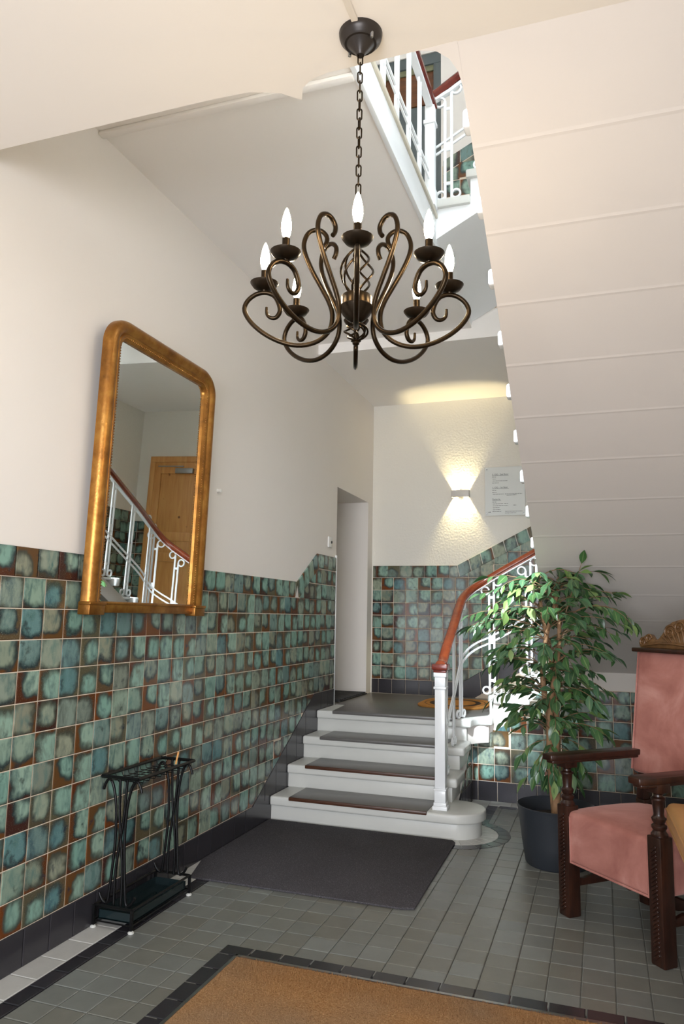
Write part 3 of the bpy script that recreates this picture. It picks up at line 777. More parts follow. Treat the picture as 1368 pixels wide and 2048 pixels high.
# ---------------------------------------------------------------- railings
RAILP = [(-.039, .0), (-.041, .02), (-.028, .037), (0, .043), (.028, .037), (.041, .02), (.039, 0), (.022, -.01), (.022, -.022), (-.022, -.022), (-.022, -.01)]
RAILP = RAILP[::-1]
def ring(b, c, d, r=.036, a0=0, a1=2*PI*.93, w=.007, t=.008):
    n = 16; up = Vector((0, 0, 1)); sd = d.cross(up).normalized(); pts = []
    for k in range(n+1):
        a = a0+(a1-a0)*k/n; pts.append(Vector(c)+d*(r*math.cos(a))+up*(r*math.sin(a)))
    b.sweep(pts, [(-w, -t), (w, -t), (w, t), (-w, t)], up=sd)
def baluster(parent, x, y, z, d, h, slope=0, gap=.045, rot=None):
    d = Vector((d[0], d[1], 0)).normalized(); sd = Vector((-d.y, d.x, 0)); base = Vector((x, y, z))
    b = MB()
    M = plane((x, y, z), tuple(d), (0, 0, 1))
    for s in (-1, 1):
        hh = h+s*gap*.5*slope+(.055*(1 if s*slope > 0 else -.1) if slope else 0)
        b.box(s*gap/2-.0105, s*gap/2+.0105, .012, hh-.035, -.007, .007, M)
    b.box(-gap/2, gap/2, h*.46, h*.46+.07, -.0045, .0045, M); b.box(-gap/2, gap/2, .12, .145, -.0045, .0045, M); b.box(-gap/2, gap/2, h-.13, h-.105, -.0045, .0045, M)
    o = b.build('baluster', MT['wpaint'], parent, bevel=.002, seg=1)
    for s in (-1, 1):
        hh = h+s*gap*.5*slope+(.055*(1 if s*slope > 0 else -.1) if slope else 0)
        q = MB(); ring(q, base+d*(s*(gap/2+.037))+Vector((0, 0, hh-.036)), d, .037, 0 if s < 0 else PI, (0 if s < 0 else PI)+2*PI*.97); q.build('scroll', MT['wpaint'], o, smooth=50)
        q = MB(); ring(q, base+d*(s*(gap/2+.032))+Vector((0, 0, .042)), d, .032, 0 if s < 0 else PI, (0 if s < 0 else PI)+2*PI*.97); q.build('scroll', MT['wpaint'], o, smooth=50)
    return o
def mid_rails(parent, pts, off=.028):
    for s in (-1, 1):
        b = MB(); b.sweep([Vector(p)+Vector((0, 0, s*off)) for p in pts], [(-.006, -.008), (.006, -.008), (.006, .008), (-.006, .008)]); b.build('mid_rail', MT['wpaint'], parent, bevel=.0)
rail = thing('stair_railing', 'white wrought iron stair railing with brown wooden handrail and square newel post', 'railing', (0, 0, 0))
b = MB(); nx, ny = 1.412, 5.985
for h0, h1, r in ((RISE, RISE+.03, .058), (RISE+.03, RISE+.055, .05), (RISE+.055, .335, .044), (.335, .35, .05), (.35, 1.105, .041), (1.105, 1.125, .05), (1.125, 1.20, .042), (1.20, 1.235, .05)):
    b.box(nx-r, nx+r, ny-r, ny+r, h0, h1)
nw = b.build('newel_post', MT['wpaint'], rail, bevel=.004)
b = MB(); b.box(nx-.062, nx+.062, ny-.062, ny+.062, 1.255, 1.30); b.box(nx-.052, nx+.052, ny-.052, ny+.052, 1.235, 1.255); b.build('newel_cap', MT['dmahog'], nw, bevel=.006)
hp = [(1.412, 5.97, 1.285), (1.412, 6.05, 1.30), (1.408, 6.2, 1.385), (1.405, 6.55, 1.575), (1.402, 6.86, 1.75), (1.415, 7.02, 1.85), (1.47, 7.16, 1.935), (1.58, 7.235, 2.01), (1.75, 7.245, 2.115), (1.98, 7.245, 2.245), (2.1, 7.23, 2.315), (2.19, 7.17, 2.40), (2.225, 7.05, 2.49), (2.23, 6.8, 2.64)]
y = 6.4
while y > 2.6: hp.append((2.23, y, 2.64+(6.8-y)*R2/.356)); y -= .4
b = MB(); b.sweep(smooth_path(hp, 5), RAILP); hr = b.build('handrail', MT['mahog'], rail, smooth=50)
b = MB(); b.sweep([p-Vector((0, 0, .03)) for p in smooth_path(hp, 5)], [(-.02, -.006), (.02, -.006), (.02, .006), (-.02, .006)]); b.build('rail_strap', MT['wpaint'], hr)
SL = .55
baluster(rail, 1.403, 6.255, 2*RISE, (0, 1), 1.02, SL); baluster(rail, 1.402, 6.59, 3*RISE, (0, 1), 1.01, SL); baluster(rail, 1.404, 6.925, 4*RISE, (.25, 1), .99, SL)
baluster(rail, 1.645, 7.243, 5*RISE, (1, 0), 1.03, SL); baluster(rail, 1.99, 7.243, 6*RISE, (1, 0), 1.03, SL)
baluster(rail, 2.22, 7.14, 7*RISE, (.7, -.7), 1.04, SL)
for k in range(11, 1, -1): baluster(rail, 2.225, fl_y(k)-.15, 3.585-R2*k, (0, -1), 1.02, SL)
mp = [(nx, ny+.04, .62), (1.408, 6.2, .76), (1.403, 6.59, 1.0), (1.404, 6.925, 1.25), (1.44, 7.08, 1.345), (1.52, 7.19, 1.415), (1.645, 7.243, 1.475), (1.99, 7.243, 1.665), (2.15, 7.2, 1.75), (2.22, 7.1, 1.83), (2.225, 6.9, 1.99)]
y = 6.5
while y > 2.9: mp.append((2.225, y, 1.99+(6.9-y)*R2/.356)); y -= .5
mid_rails(rail, smooth_path(mp, 4))

# gallery railing and upper flight
gal = thing('gallery_railing', 'white gallery railing with dark red handrail high above the stairwell', 'railing', (0, 0, 0))
b = MB(); b.box(1.53, 1.56, 2.5, 5.1, 4.375, 4.60); b.build('fascia_board', MT['wpaint'], gal, bevel=.004)
b = MB(); b.box(1.50, 1.575, 2.5, 5.1, 4.60, 4.635); b.box(1.51, 1.55, 2.5, 5.1, 4.635, 4.665); b.build('curb_moulding', plain('beige_moulding', (196, 188, 170), .4, .05), gal, bevel=.006)
for yy in (3.46, 3.77, 4.08, 4.38, 4.69):
    b = MB()
    for s in (-1, 1): b.box(1.52, 1.538, yy+s*.026-.009, yy+s*.026+.009, 4.66, 5.44)
    b.box(1.5245, 1.5335, yy-.03, yy+.03, 4.87, 4.93)
    b.build('baluster', MT['wpaint'], gal, bevel=.002, seg=1)
mid_rails(gal, [(1.529, 2.6, 4.90), (1.529, 4.99, 4.90)], .03)
b = MB()
for h0, h1, r in ((4.66, 4.80, .045), (4.80, 5.32, .036), (5.32, 5.35, .045), (5.35, 5.47, .036)): b.box(1.53-r, 1.53+r, 5.04-r, 5.04+r, h0, h1)
b.build('newel_post', MT['wpaint'], gal, bevel=.004)
b = MB(); b.sweep([(1.53, 2.5, 5.5), (1.53, 5.10, 5.5)], RAILP); b.build('handrail', MT['dmahog'], gal, smooth=50)
b = MB(); b.box(1.505, 1.555, 2.5, 5.1, 5.455, 5.475); b.build('rail_strap', MT['wpaint'], gal)
ug = thing('upper_railing', 'white scrolled railing with red handrail rising from the gallery', 'railing', (0, 0, 0))
b = MB(); b.sweep(smooth_path([(1.50, 5.12, 5.60), (1.56, 5.12, 5.62), (1.66, 5.12, 5.68), (1.8, 5.12, 5.765), (2.4, 5.12, 6.12)], 5), RAILP); b.build('handrail', MT['dmahog'], ug, smooth=50)
b = MB(); b.sweep([(1.52, 5.12, 5.57), (1.66, 5.12, 5.63), (2.4, 5.12, 6.07)], [(-.02, -.012), (.02, -.012), (.02, .012), (-.02, .012)]); b.build('rail_strap', MT['wpaint'], ug)
baluster(ug, 1.65, 5.12, 4.75, (1, 0), .86, .55, .05); baluster(ug, 1.93, 5.12, 4.95, (1, 0), .86, .55, .05)
mid_rails(ug, [(1.48, 5.12, 5.12), (1.65, 5.12, 5.21), (2.3, 5.12, 5.57)], .03)
us_ = thing('upper_staircase', 'upper flight of grey steps starting at the gallery corner', 'staircase', (0, 0, 0))
for k in range(5):
    x0 = 1.515+.27*k; z1 = 4.75+.2*k
    b = MB(); b.box(x0, x0+.30, 5.085, 6.74, z1-.065, z1); b.build('step', MT['gpaint'], us_, bevel=.01)
M = plane((0, 5.115, 0), (1, 0, 0), (0, 0, 1))
b = MB(); pr = [(1.545, 4.40)]
for k in range(5): pr += [(1.545+.27*k, 4.69+.2*k), (1.545+.27*(k+1), 4.69+.2*k)]
pr += [(2.895, 5.16), (1.56, 4.45)]
b.prism(pr[::-1], -1.625, 0, M); b.build('flight_side', MT['wpaint'], us_)

# ---------------------------------------------------------------- chandelier
CX, CY, HZ = 1.878, 2.30, 2.73
ch = thing('chandelier', 'bronze eight-armed scroll chandelier with lit candle bulbs hanging on a chain', 'chandelier', (CX, CY, ZC))
b = MB(); b.lathe([(.0, -.085), (.014, -.085), (.018, -.075), (.045, -.045), (.05, -.04), (.058, -.04), (.064, -.034), (.066, -.03), (.074, -.022), (.077, -.012), (.079, 0.001)], n=32); rose = b.build('ceiling_rose', plain('dark_rose_metal', (52, 46, 42), .35, .1, 10, 0, 60, .5), ch, smooth=35)
for a in (2.6, 5.74):
    q = MB(); q.lathe([(0, -.052), (.006, -.05), (.007, -.03), (.004, -.028)], (.06*math.cos(a), .06*math.sin(a), 0), 8); q.build('screw', MT['steel'], rose, smooth=40)
z = -.10; k = 0
lk = []
for i in range(20): a = 2*PI*i/20; lk.append((.0085*math.cos(a), 0, .013*(1 if math.sin(a) >= 0 else -1)+.0085*math.sin(a)))
q = MB(); q.tube(lk, .0028, 6, closed=True); lme = q.mesh('chain_link', MT['bronze'], 50)
while z > HZ-ZC+.20:
    link('chain_link', lme, ch, Matrix.Translation((0, 0, z)) @ Matrix.Rotation((k % 2)*PI/2+.5+R.uniform(-.25, .25), 4, 'Z')); z -= .036; k += 1
H0 = HZ-ZC
b = MB(); b.lathe([(.0, -.014), (.054, -.014), (.054, .018), (.050, .024), (.02, .03), (0, .03)], (0, 0, H0), 28); hub = b.build('hub', MT['bronze'], ch, smooth=35)
b = MB(); b.lathe([(0, -.075), (.012, -.074), (.03, -.062), (.048, -.042), (.058, -.022), (.060, -.018), (.055, -.0135), (0, -.0135)], (0, 0, H0), 28); b.build('hub_bowl', MT['bronzedark'], hub, smooth=35)
b = MB(); b.tube([(0, 0, H0+.02), (0, 0, H0+.23)], .007, 8); b.lathe([(0, .20), (.016, .205), (.016, .215), (.006, .225), (0, .225)], (0, 0, H0), 12); b.build('stem', MT['bronze'], ch, smooth=40)
for k in range(6):                              # twisted cage above, small one below
    pts = []; pts2 = []
    for i in range(15):
        t = i/14; rr = .010+.046*math.sin(PI*t)**.8; a = 2*PI*k/6+t*2.6
        pts.append((rr*math.cos(a), rr*math.sin(a), H0+.025+.17*t)); rr = .006+.034*math.sin(PI*t)**.8
        pts2.append((rr*math.cos(a), rr*math.sin(a), H0-.072-.062*t))
    b = MB(); b.tube(pts, .0042, 6); b.build('cage_wire', MT['bronze'], ch, smooth=50)
    b = MB(); b.tube(pts2, .0036, 6); b.build('finial_wire', MT['bronze'], ch, smooth=50)
b = MB(); b.lathe([(0, -.172), (.006, -.168), (.008, -.16), (.005, -.153), (.012, -.148), (.012, -.142), (.018, -.138), (.006, -.13), (0, -.128)], (0, 0, H0), 12); b.build('finial', MT['bronze'], ch, smooth=45)
prof = [(.118, .20), (.108, .215), (.106, .238), (.122, .258), (.147, .264), (.172, .25), (.185, .215), (.18, .175), (.155, .115), (.12, .05), (.094, .0), (.082, -.045), (.09, -.098), (.128, -.138), (.185, -.155), (.245, -.147), (.305, -.12), (.355, -.08), (.383, -.035), (.375, .0), (.345, .026), (.31, .032), (.282, .02), (.266, -.008), (.262, -.035), (.274, -.056), (.292, -.058), (.306, -.045), (.308, -.02)]
pp = [p for p in smooth_path([(r, 0, z) for r, z in prof], 4)]
q = MB()
sec = [(.0062, .0062), (-.0062, .0062), (-.0062, -.0062), (.0062, -.0062)]
nn = len(pp)
def taper(i): return .55+.45*min(1, (nn-1-i)/14)
q.tube(pp, [.0084*taper(i) for i in range(nn)], 8)
arm_me = q.mesh('arm', MT['bronze'], 50)
q = MB(); q.lathe([(0, -.022), (.006, -.022), (.008, -.015), (.02, -.012), (.038, -.004), (.047, .008), (.049, .012), (.044, .010), (.02, .006), (.0, .006)], n=22); cup_me = q.mesh('drip_cup', MT['bronzedark'], 40)
q = MB(); q.lathe([(0, 0), (.0125, 0), (.0125, .05), (.010, .052), (0, .052)], n=14); slv_me = q.mesh('candle_sleeve', MT['bronze'], 40)
q = MB(); q.lathe([(0, 0), (.008, .001), (.013, .012), (.0165, .032), (.0155, .052), (.011, .075), (.006, .092), (.002, .101), (0, .102)], n=16); blb_me = q.mesh('bulb', MT['bulb'], 60)
az0 = math.atan2(0-CY, 2.642-CX)
for k in range(8):
    a = az0+k*PI/4
    ao = link('arm', arm_me, ch, Matrix.Translation((0, 0, H0)) @ Matrix.Rotation(a, 4, 'Z'))
    co = link('drip_cup', cup_me, ch, Matrix.Translation((.318*math.cos(a), .318*math.sin(a), H0+.055)))
    link('candle_sleeve', slv_me, co, Matrix.Translation((0, 0, .006)))
    link('bulb', blb_me, co, Matrix.Translation((0, 0, .058)))

# ---------------------------------------------------------------- mirror
tl = math.radians(1.5)
mir = thing('wall_mirror', 'tall mirror in a rounded gilt frame leaning from the tiled left wall', 'mirror', (.045, 3.865, 1.662))
mir.rotation_euler = (0, tl, 0)
hw_, H_ = .592, 1.655
def arch(inset, r, n=12):
    w_ = hw_-inset; h_ = H_-inset; r = max(.01, r-inset)
    pts = [(-w_, .04)]
    pts += [(-w_+r-r*math.cos(PI/2*k/n), h_-r+r*math.sin(PI/2*k/n)) for k in range(n+1)]
    pts += [(w_-r+r*math.sin(PI/2*k/n), h_-r+r*math.cos(PI/2*k/n)) for k in range(n+1)]
    pts += [(w_, .04)]
    return pts
prof = [(.0, .0), (.0, .03), (.008, .05), (.03, .068), (.055, .066), (.068, .05), (.075, .045), (.082, .052), (.095, .05), (.11, .036), (.118, .03), (.118, .0)]
loops = []
for ins_, dpt in prof:
    loops.append([Vector((dpt, y, z)) for y, z in arch(ins_, .17)])
b = MB(); N = len(loops[0]); vs = [v for l in loops for v in l]; fs = []
for i in range(len(loops)-1):
    for k in range(N-1): fs.append((i*N+k, i*N+k+1, (i+1)*N+k+1, (i+1)*N+k))
b.add(vs, fs); b.build('frame', MT['gold'], mir, smooth=50)
q = MB()
for i in range(len(arch(.1, .17))-1):
    y0, z0 = arch(.1, .17)[i]; y1, z1 = arch(.1, .17)[i+1]; L = math.hypot(y1-y0, z1-z0); n_ = max(1, int(L/.016))
    for k in range(n_):
        t_ = (k+.5)/n_; q.lathe([(0, -.006), (.005, -.003), (.0055, .0), (.005, .003), (0, .006)], (.045, y0+(y1-y0)*t_, z0+(z1-z0)*t_), 6)
o = q.build('bead_edging', MT['gold'], mir, smooth=60); o['kind'] = 'stuff'
b = MB(); b.box(0, .05, -hw_+.05, hw_-.05, .0, .062); b.box(0, .056, -hw_+.09, hw_-.09, .045, .06); b.build('bottom_rail', MT['gold'], mir, bevel=.006)
for s in (-1, 1):
    b = MB(); b.box(-.005, .072, s*(hw_-.055)-.066, s*(hw_-.055)+.066, -.012, .055); b.box(0, .078, s*(hw_-.055)-.07, s*(hw_-.055)+.07, .04, .058); b.build('corner_block', MT['gold'], mir, bevel=.006)
b = MB(); pts = arch(.105, .17); b.prism([(y, z) for y, z in pts][::-1], .016, .020, Matrix(((0, 0, 1, 0), (1, 0, 0, 0), (0, 1, 0, 0), (0, 0, 0, 1)))); b.build('glass', MT['mirror'], mir)
b = MB(); b.box(-.012, .002, -hw_+.08, hw_-.08, .02, H_-.10); b.build('backing_board', MT['chairwood'], mir)

# ---------------------------------------------------------------- umbrella stand
um = thing('umbrella_stand', 'black wrought iron umbrella stand against the tiled left wall', 'umbrella stand', (.145, 3.87, 0))
hx, hy = .118, .292
def rods(b, pts, r=.006, n=6): b.tube(pts, r, n)
def frame(z, name, r=.0062):
    b = MB()
    for (p, q_) in (((-hx, -hy), (hx, -hy)), ((hx, -hy), (hx, hy)), ((hx, hy), (-hx, hy)), ((-hx, hy), (-hx, -hy))):
        b.tube([(p[0], p[1], z), (q_[0], q_[1], z)], r, 4)
    return b.build(name, MT['bmetal'], um)
frame(.112, 'base_rim', .008); frame(.034, 'lower_rim', .0045); frame(.775, 'top_frame', .0095)
for sx in (-1, 1):
    for sy in (-1, 1):
        b = MB(); b.box(sx*hx-.007, sx*hx+.007, sy*hy-.007, sy*hy+.007, .012, .115); lg = b.build('leg', MT['bmetal'], um)
        b = MB(); b.lathe([(0, 0), (.016, 0), (.017, .006), (.008, .013), (0, .013)], (sx*hx, sy*hy, 0), 12); b.build('foot_glide', MT['gpaint'], lg, smooth=40)
b = MB(); tx, ty = hx-.014, hy-.02
b.box(-tx, tx, -ty, ty, .038, .044); b.box(-tx, tx, -ty, -ty+.004, .04, .085); b.box(-tx, tx, ty-.004, ty, .04, .085); b.box(-tx, -tx+.004, -ty, ty, .04, .085); b.box(tx-.004, tx, -ty, ty, .04, .085)
b.build('drip_tray', MT['tray'], um)
b = MB()
for i in range(1, 5):
    x_ = -hx+2*hx*i/5; b.tube([(x_, -hy, .775), (x_, -hy+.02, .75), (x_, hy-.02, .75), (x_, hy, .775)], .0028, 5)
for i in range(1, 10):
    y_ = -hy+2*hy*i/10; b.tube([(-hx, y_, .775), (-hx+.012, y_, .747), (hx-.012, y_, .747), (hx, y_, .775)], .0028, 5)
b.build('top_grid', MT['bmetal'], um, smooth=60)
for sy in (-1, 1):
    y_ = sy*(hy-.028)
    for s in (-1, 1):
        o_ = [(s*.112, y_, .165), (s*.098, y_, .14), (s*.078, y_, .122), (s*.06, y_, .125), (s*.05, y_, .18), (s*.03, y_, .42), (s*.034, y_, .60), (s*.055, y_, .71), (s*.078, y_, .752), (s*.10, y_, .75), (s*.118, y_, .715), (s*.122, y_, .70)]
        b = MB(); b.tube(smooth_path(o_, 5), .0078, 7); b.build('curved_rod', MT['bmetal'], um, smooth=60)
        o_ = [(s*.022, y_+.006, .112), (s*.02, y_+.006, .3), (s*-.012, y_+.006, .55), (s*-.024, y_+.006, .775)]
        b = MB(); b.tube(smooth_path(o_, 5), .0078, 7); b.build('inner_rod', MT['bmetal'], um, smooth=60)
pg = thing('clothes_peg', 'small wooden peg clipped on the far end of the umbrella stand top', 'peg', (.17, 4.10, .76))
for s in (-1, 1):
    b = MB(); b.prism([(0, 0), (.07, s*.008), (.07, s*.014), (0, s*.010)][::s], -.005, .005, Matrix.Rotation(-PI/2+.2, 4, 'Y') @ Matrix.Rotation(.5, 4, 'X')); b.build('peg_half', MT['pine'], pg)

# ---------------------------------------------------------------- mats
b = MB(); NXm, NYm = 24, 24
b.prism([(.02, 4.74), (.12, 4.415), (1.50, 4.415), (1.575, 4.445), (1.56, 5.79), (1.53, 5.838), (.02, 5.838)], .0005, .013)
tag(b.build('doormat', MT['doormat'], None, bevel=.004), 'large dark grey doormat at the foot of the stairs', 'doormat')
cm = thing('coir_mat', 'brown coir entrance mat set in a black tile surround', 'doormat', (2.0, 2.6, 0))
b = MB(); b.box(-2.0+.905, .9, -1.2, 3.53-2.6, -.006, .006); b.build('mat_base', MT['coir'], cm)
b = MB(); b.box(-2.0+.89, .93, 3.535-2.6, 3.552-2.6, -.005, .008); b.box(-2.0+.888, -2.0+.904, -1.2, 3.552-2.6, -.005, .008); b.build('well_frame', MT['steel'], cm)
b = MB()
for i in range(30000):
    x_ = R.uniform(-1.09, .89); y_ = R.uniform(-.1, .93)**1; 
    if R.random() < .25: y_ = R.uniform(.75, .93)
    a = R.uniform(0, 2*PI); l_ = R.uniform(.006, .016); h_ = R.uniform(.005, .013)
    dx, dy = math.cos(a), math.sin(a); w_ = .0012
    b.add([(x_-dy*w_, y_+dx*w_, .004), (x_+dy*w_, y_-dx*w_, .004), (x_+dx*l_, y_+dy*l_, .006+h_)], [(0, 1, 2)])
o = b.build('coir_pile', MT['coir'], cm); o['kind'] = 'stuff'
rm = thing('rubber_mat', 'black ribbed rubber mat in the doorway on the left of the landing', 'doormat', (-.32, 8.03, L1+.005))
b = MB(); b.box(-.3, .335, -.45, .5, .0, .012); b.build('mat_base', MT['rubber'], rm, bevel=.003)
for i in range(12):
    b = MB(); b.box(-.29, .325, -.43+.08*i-.018, -.43+.08*i+.018, .011, .026); b.build('rib', MT['rubber'], rm, bevel=.004)
b = MB(); poly = []
for i in range(32):
    a = 2*PI*i/32; ca, sa = math.cos(a), math.sin(a); e_ = .55
    poly.append((.36*math.copysign(abs(ca)**e_, ca), .43*math.copysign(abs(sa)**e_, sa)))
b.prism(poly, 0, .016)
o = b.build('patterned_mat', MT['orange'], None, bevel=.004); o.location = (1.16, 7.96, L1+.006)
tag(o, 'orange coir mat with a dark motif on the landing behind the newel post', 'doormat')

# ---------------------------------------------------------------- sconce, sign, switch
sc = thing('wall_sconce', 'white box wall light shining up and down on the back wall', 'wall lamp', (1.098, YB, 3.125))
b = MB(); w_, d_, h_ = .105, .085, .043
b.box(-w_, w_, -d_, -d_+.004, -h_, h_); b.box(-w_, -w_+.004, -d_, -.002, -h_, h_); b.box(w_-.004, w_, -d_, -.002, -h_, h_); b.box(-w_, w_, -.004, -.001, -h_, h_); b.build('housing', MT['lampgrey'], sc, bevel=.002)
for s_, pw in ((1, 26), (-1, 30)):
    for dx in (-.06, .06):
        l = bpy.data.lights.new('sconce_beam', 'SPOT'); l.energy = pw; l.color = (1.0, .84, .46); l.spot_size = math.radians(70); l.spot_blend = .3; l.shadow_soft_size = .012
        o = bpy.data.objects.new('sconce_beam', l); C.objects.link(o); o.parent = sc; o.location = (dx, -.045, -s_*.03); o.rotation_euler = (PI if s_ > 0 else 0, 0, 0)
sg = thing('floor_sign', 'clear directory sign plate listing the floors beside the wall light', 'sign', (1.613, YB, 3.143))
b = MB(); b.box(-.23, .23, -.026, -.020, -.287, .287); b.build('plate', MT['glass'], sg, bevel=.001, seg=1)
for sx in (-1, 1):
    for sz in (-1, 1):
        b = MB(); b.lathe([(0, 0), (.008, 0), (.009, .006), (.009, .03), (0, .03)], n=12, M=Matrix.Translation((sx*.208, -.032, sz*.262)) @ Matrix.Rotation(-PI/2, 4, 'X')); b.build('standoff', MT['steel'], sg, smooth=40)
def text(s, x_, z_, size, parent, name='lettering'):
    cu = bpy.data.curves.new(name, 'FONT'); cu.body = s; cu.size = size; cu.extrude = .0004; cu.materials.append(MT['ink']); cu.resolution_u = 3
    o = bpy.data.objects.new(name, cu); C.objects.link(o); o.parent = parent; o.location = (x_, -.0275, z_); o.rotation_euler = (PI/2, 0, 0)
    bpy.context.view_layer.update(); me = bpy.data.meshes.new_from_object(o.evaluated_get(bpy.context.evaluated_depsgraph_get())); n_ = link(name, me, parent); n_.location = o.location; n_.rotation_euler = o.rotation_euler; bpy.data.objects.remove(o); return n_
rows = MB()
def rule(x0, x1, z_, h_=.004): rows.box(x0, x1, -.0278, -.0268, z_, z_+h_)
for s_, z_, wd in (('2. OG - 2nd floor', .190, .19), ('1. OG - 1st floor', .035, .19), ('Parterre', -.103, .10)):
    text(s_, -.145, z_, .026, sg); rule(-.145, -.145+wd, z_-.008, .003)
for z_, segs in ((.166, [(-.145, -.10)]), (.143, [(-.14, -.10)]), (.12, [(-.14, -.06), (-.055, .03)]), (.096, [(-.145, -.07)]), (.006, [(-.145, -.095)]), (-.017, [(-.145, -.095)]), (-.038, [(-.14, -.015), (0, .195)]), (-.053, [(.02, .13)]), (-.13, [(-.145, -.10)]), (-.152, [(-.14, -.02), (-.01, .035)]), (-.175, [(-.14, .035)]), (-.198, [(-.14, -.065)]), (-.222, [(-.14, -.05)]), (-.243, [(-.145, -.045), (0, .195)]), (-.262, [(0, .125)])):
    for x0, x1 in segs:
        xx = x0
        while xx < x1: l_ = R.uniform(.012, .03); rule(xx, min(xx+l_, x1), z_, .0045); xx += l_+.005
rows.box(.105, .128, -.0278, -.0268, -.172, -.168); rows.prism([(.105, -.176), (.105, -.164), (.094, -.17)], .0268, .0278, Matrix(((1, 0, 0, 0), (0, 0, -1, 0), (0, 1, 0, 0), (0, 0, 0, 1))))
rows.box(-.195, -.175, -.0278, -.0268, -.247, -.243); rows.prism([(-.175, -.251), (-.175, -.239), (-.164, -.245)], .0268, .0278, Matrix(((1, 0, 0, 0), (0, 0, -1, 0), (0, 1, 0, 0), (0, 0, 0, 1))))
o = rows.build('small_print', MT['ink'], sg)
sw = thing('wall_switch', 'small white switch on the left wall beside the doorway', 'switch', (0, 7.19, 2.42))
b = MB(); b.box(-.001, .014, -.055, .055, -.055, .055); b.build('switch_plate', MT['switch'], sw, bevel=.004)
b = MB(); b.lathe([(0, 0), (.014, 0), (.012, .008), (0, .009)], n=12, M=Matrix.Translation((.014, .02, .0)) @ Matrix.Rotation(PI/2, 4, 'Y')); b.build('switch_button', MT['black'], sw, smooth=40)
b = MB(); b.lathe([(0, 0), (.016, 0), (.010, .012), (.014, .03), (0, .033)], n=10, M=Matrix.Translation((0, 4.784, 2.559)) @ Matrix.Rotation(PI/2, 4, 'Y'))
tag(b.build('wall_peg', MT['switch'], None, smooth=40), 'tiny white wall peg to the right of the mirror', 'hook')

# ---------------------------------------------------------------- potted ficus
pf = thing('potted_ficus', 'tall potted ficus tree in an anthracite pot by the stairs', 'potted plant', (2.30, 5.62, 0))
b = MB(); b.lathe([(0, 0), (.205, 0), (.215, .012), (.235, .15), (.26, .36), (.268, .385), (.262, .39), (.252, .375), (.232, .30), (0, .295)], n=40); b.build('pot', MT['pot'], pf, smooth=35)
b = MB(); b.lathe([(0, .30), (.1, .318), (.2, .305), (.238, .292)], n=24); b.build('soil', MT['soil'], pf, smooth=60)
trunks = []
for k in range(3):
    pts = []; rs = []
    for i in range(26):
        t_ = i/25; zz = .29+t_*1.55; tw = 2*PI*k/3+t_*5.5; rr = (.032 if t_ < .35 else .032+.06*(t_-.35))*(1 if t_ < .5 else 1)
        pts.append((rr*math.cos(tw)-.02*t_+.015*math.sin(t_*7+k), rr*math.sin(tw), zz)); rs.append(.031-.019*t_)
    b = MB(); b.tube(pts, rs, 9); b.build('trunk', MT['bark'], pf, smooth=60); trunks.append(pts)
# leaf mesh: pointed oval with fold and droop
def leaf_mesh(Lr, W, fold, droop):
    b = MB(); st = 6; vs = []; fs = []; uv = []
    prof = [0, .52, .92, 1.0, .8, .42, .0]
    for i in range(st+1):
        t_ = i/st; w_ = W*prof[i]; x_ = Lr*t_; z_ = -droop*t_*t_
        vs += [(x_, -w_, z_+fold*w_), (x_, 0, z_), (x_, w_, z_+fold*w_)]
    for i in range(st):
        for j in (0, 1): fs.append((i*3+j, (i+1)*3+j, (i+1)*3+j+1, i*3+j+1))
    for f in fs:
        for i in f: uv.append(((i % 3)/2, (i//3)/st))
    b.add(vs, fs, uv); return b.mesh('leaf', MT['leaf'], 60)
LM = [leaf_mesh(.110, .024, .35, .02), leaf_mesh(.098, .023, .25, .032), leaf_mesh(.122, .026, .4, .014), leaf_mesh(.088, .021, .5, .01)]
leafs = []
def half(z):                                    # crown half width by height
    prof_ = [(.60, .20), (.8, .36), (1.0, .42), (1.2, .42), (1.35, .46), (1.5, .54), (1.66, .60), (1.8, .50), (1.95, .40), (2.08, .26), (2.2, .08)]
    for (z0, w0), (z1, w1) in zip(prof_[:-1], prof_[1:]):
        if z0 <= z <= z1: return w0+(w1-w0)*(z-z0)/(z1-z0)
    return .1
tw = MB(); nb = 0
def twig(base, az, ln, elev, dr, nl, r0=.0045):
    pts = []; p = Vector(base); e_ = elev
    for i in range(7):
        pts.append(p.copy()); d = Vector((math.cos(az)*math.cos(e_), math.sin(az)*math.cos(e_), math.sin(e_))); p = p+d*ln/6; e_ -= dr/6; az += R.uniform(-.12, .12)
    tw.tube(pts, [r0*(1-.75*i/6) for i in range(7)], 5)
    for i in range(nl):
        t_ = .22+.78*(i+.5)/nl; f_ = t_*6; j = min(5, int(f_)); q = pts[j].lerp(pts[j+1], f_-j); d = (pts[j+1]-pts[j]).normalized()
        a_ = math.atan2(d.y, d.x)+(1 if i % 2 else -1)*R.uniform(.35, 1.05)
        el = math.asin(max(-1, min(1, d.z)))-R.uniform(.05, .7)
        leafs.append((q, a_, el, R.uniform(-.9, .9), R.uniform(.8, 1.25)*(.85 if t_ > .9 else 1)))
    q = pts[-1]; d = pts[-1]-pts[-2]; leafs.append((q, math.atan2(d.y, d.x), math.asin(max(-1, min(1, d.normalized().z)))-.1, R.uniform(-.5, .5), R.uniform(.9, 1.15)))
for i in range(150):
    z_ = .62+1.40*((i+.5)/150)**.8; az = i*2.39996+R.uniform(-.3, .3)
    tp = trunks[i % 3][min(25, max(0, int((z_-.30)/1.55*25)))]
    ln = half(min(2.2, z_+.02))*R.uniform(.72, 1.0)
    if z_ < .85: ln *= .7
    twig((tp[0], tp[1], z_-.05), az, max(.1, ln), R.uniform(.35, .75) if z_ > .9 else R.uniform(-.3, .3), R.uniform(.8, 1.35), 6 if z_ > .9 else 4)
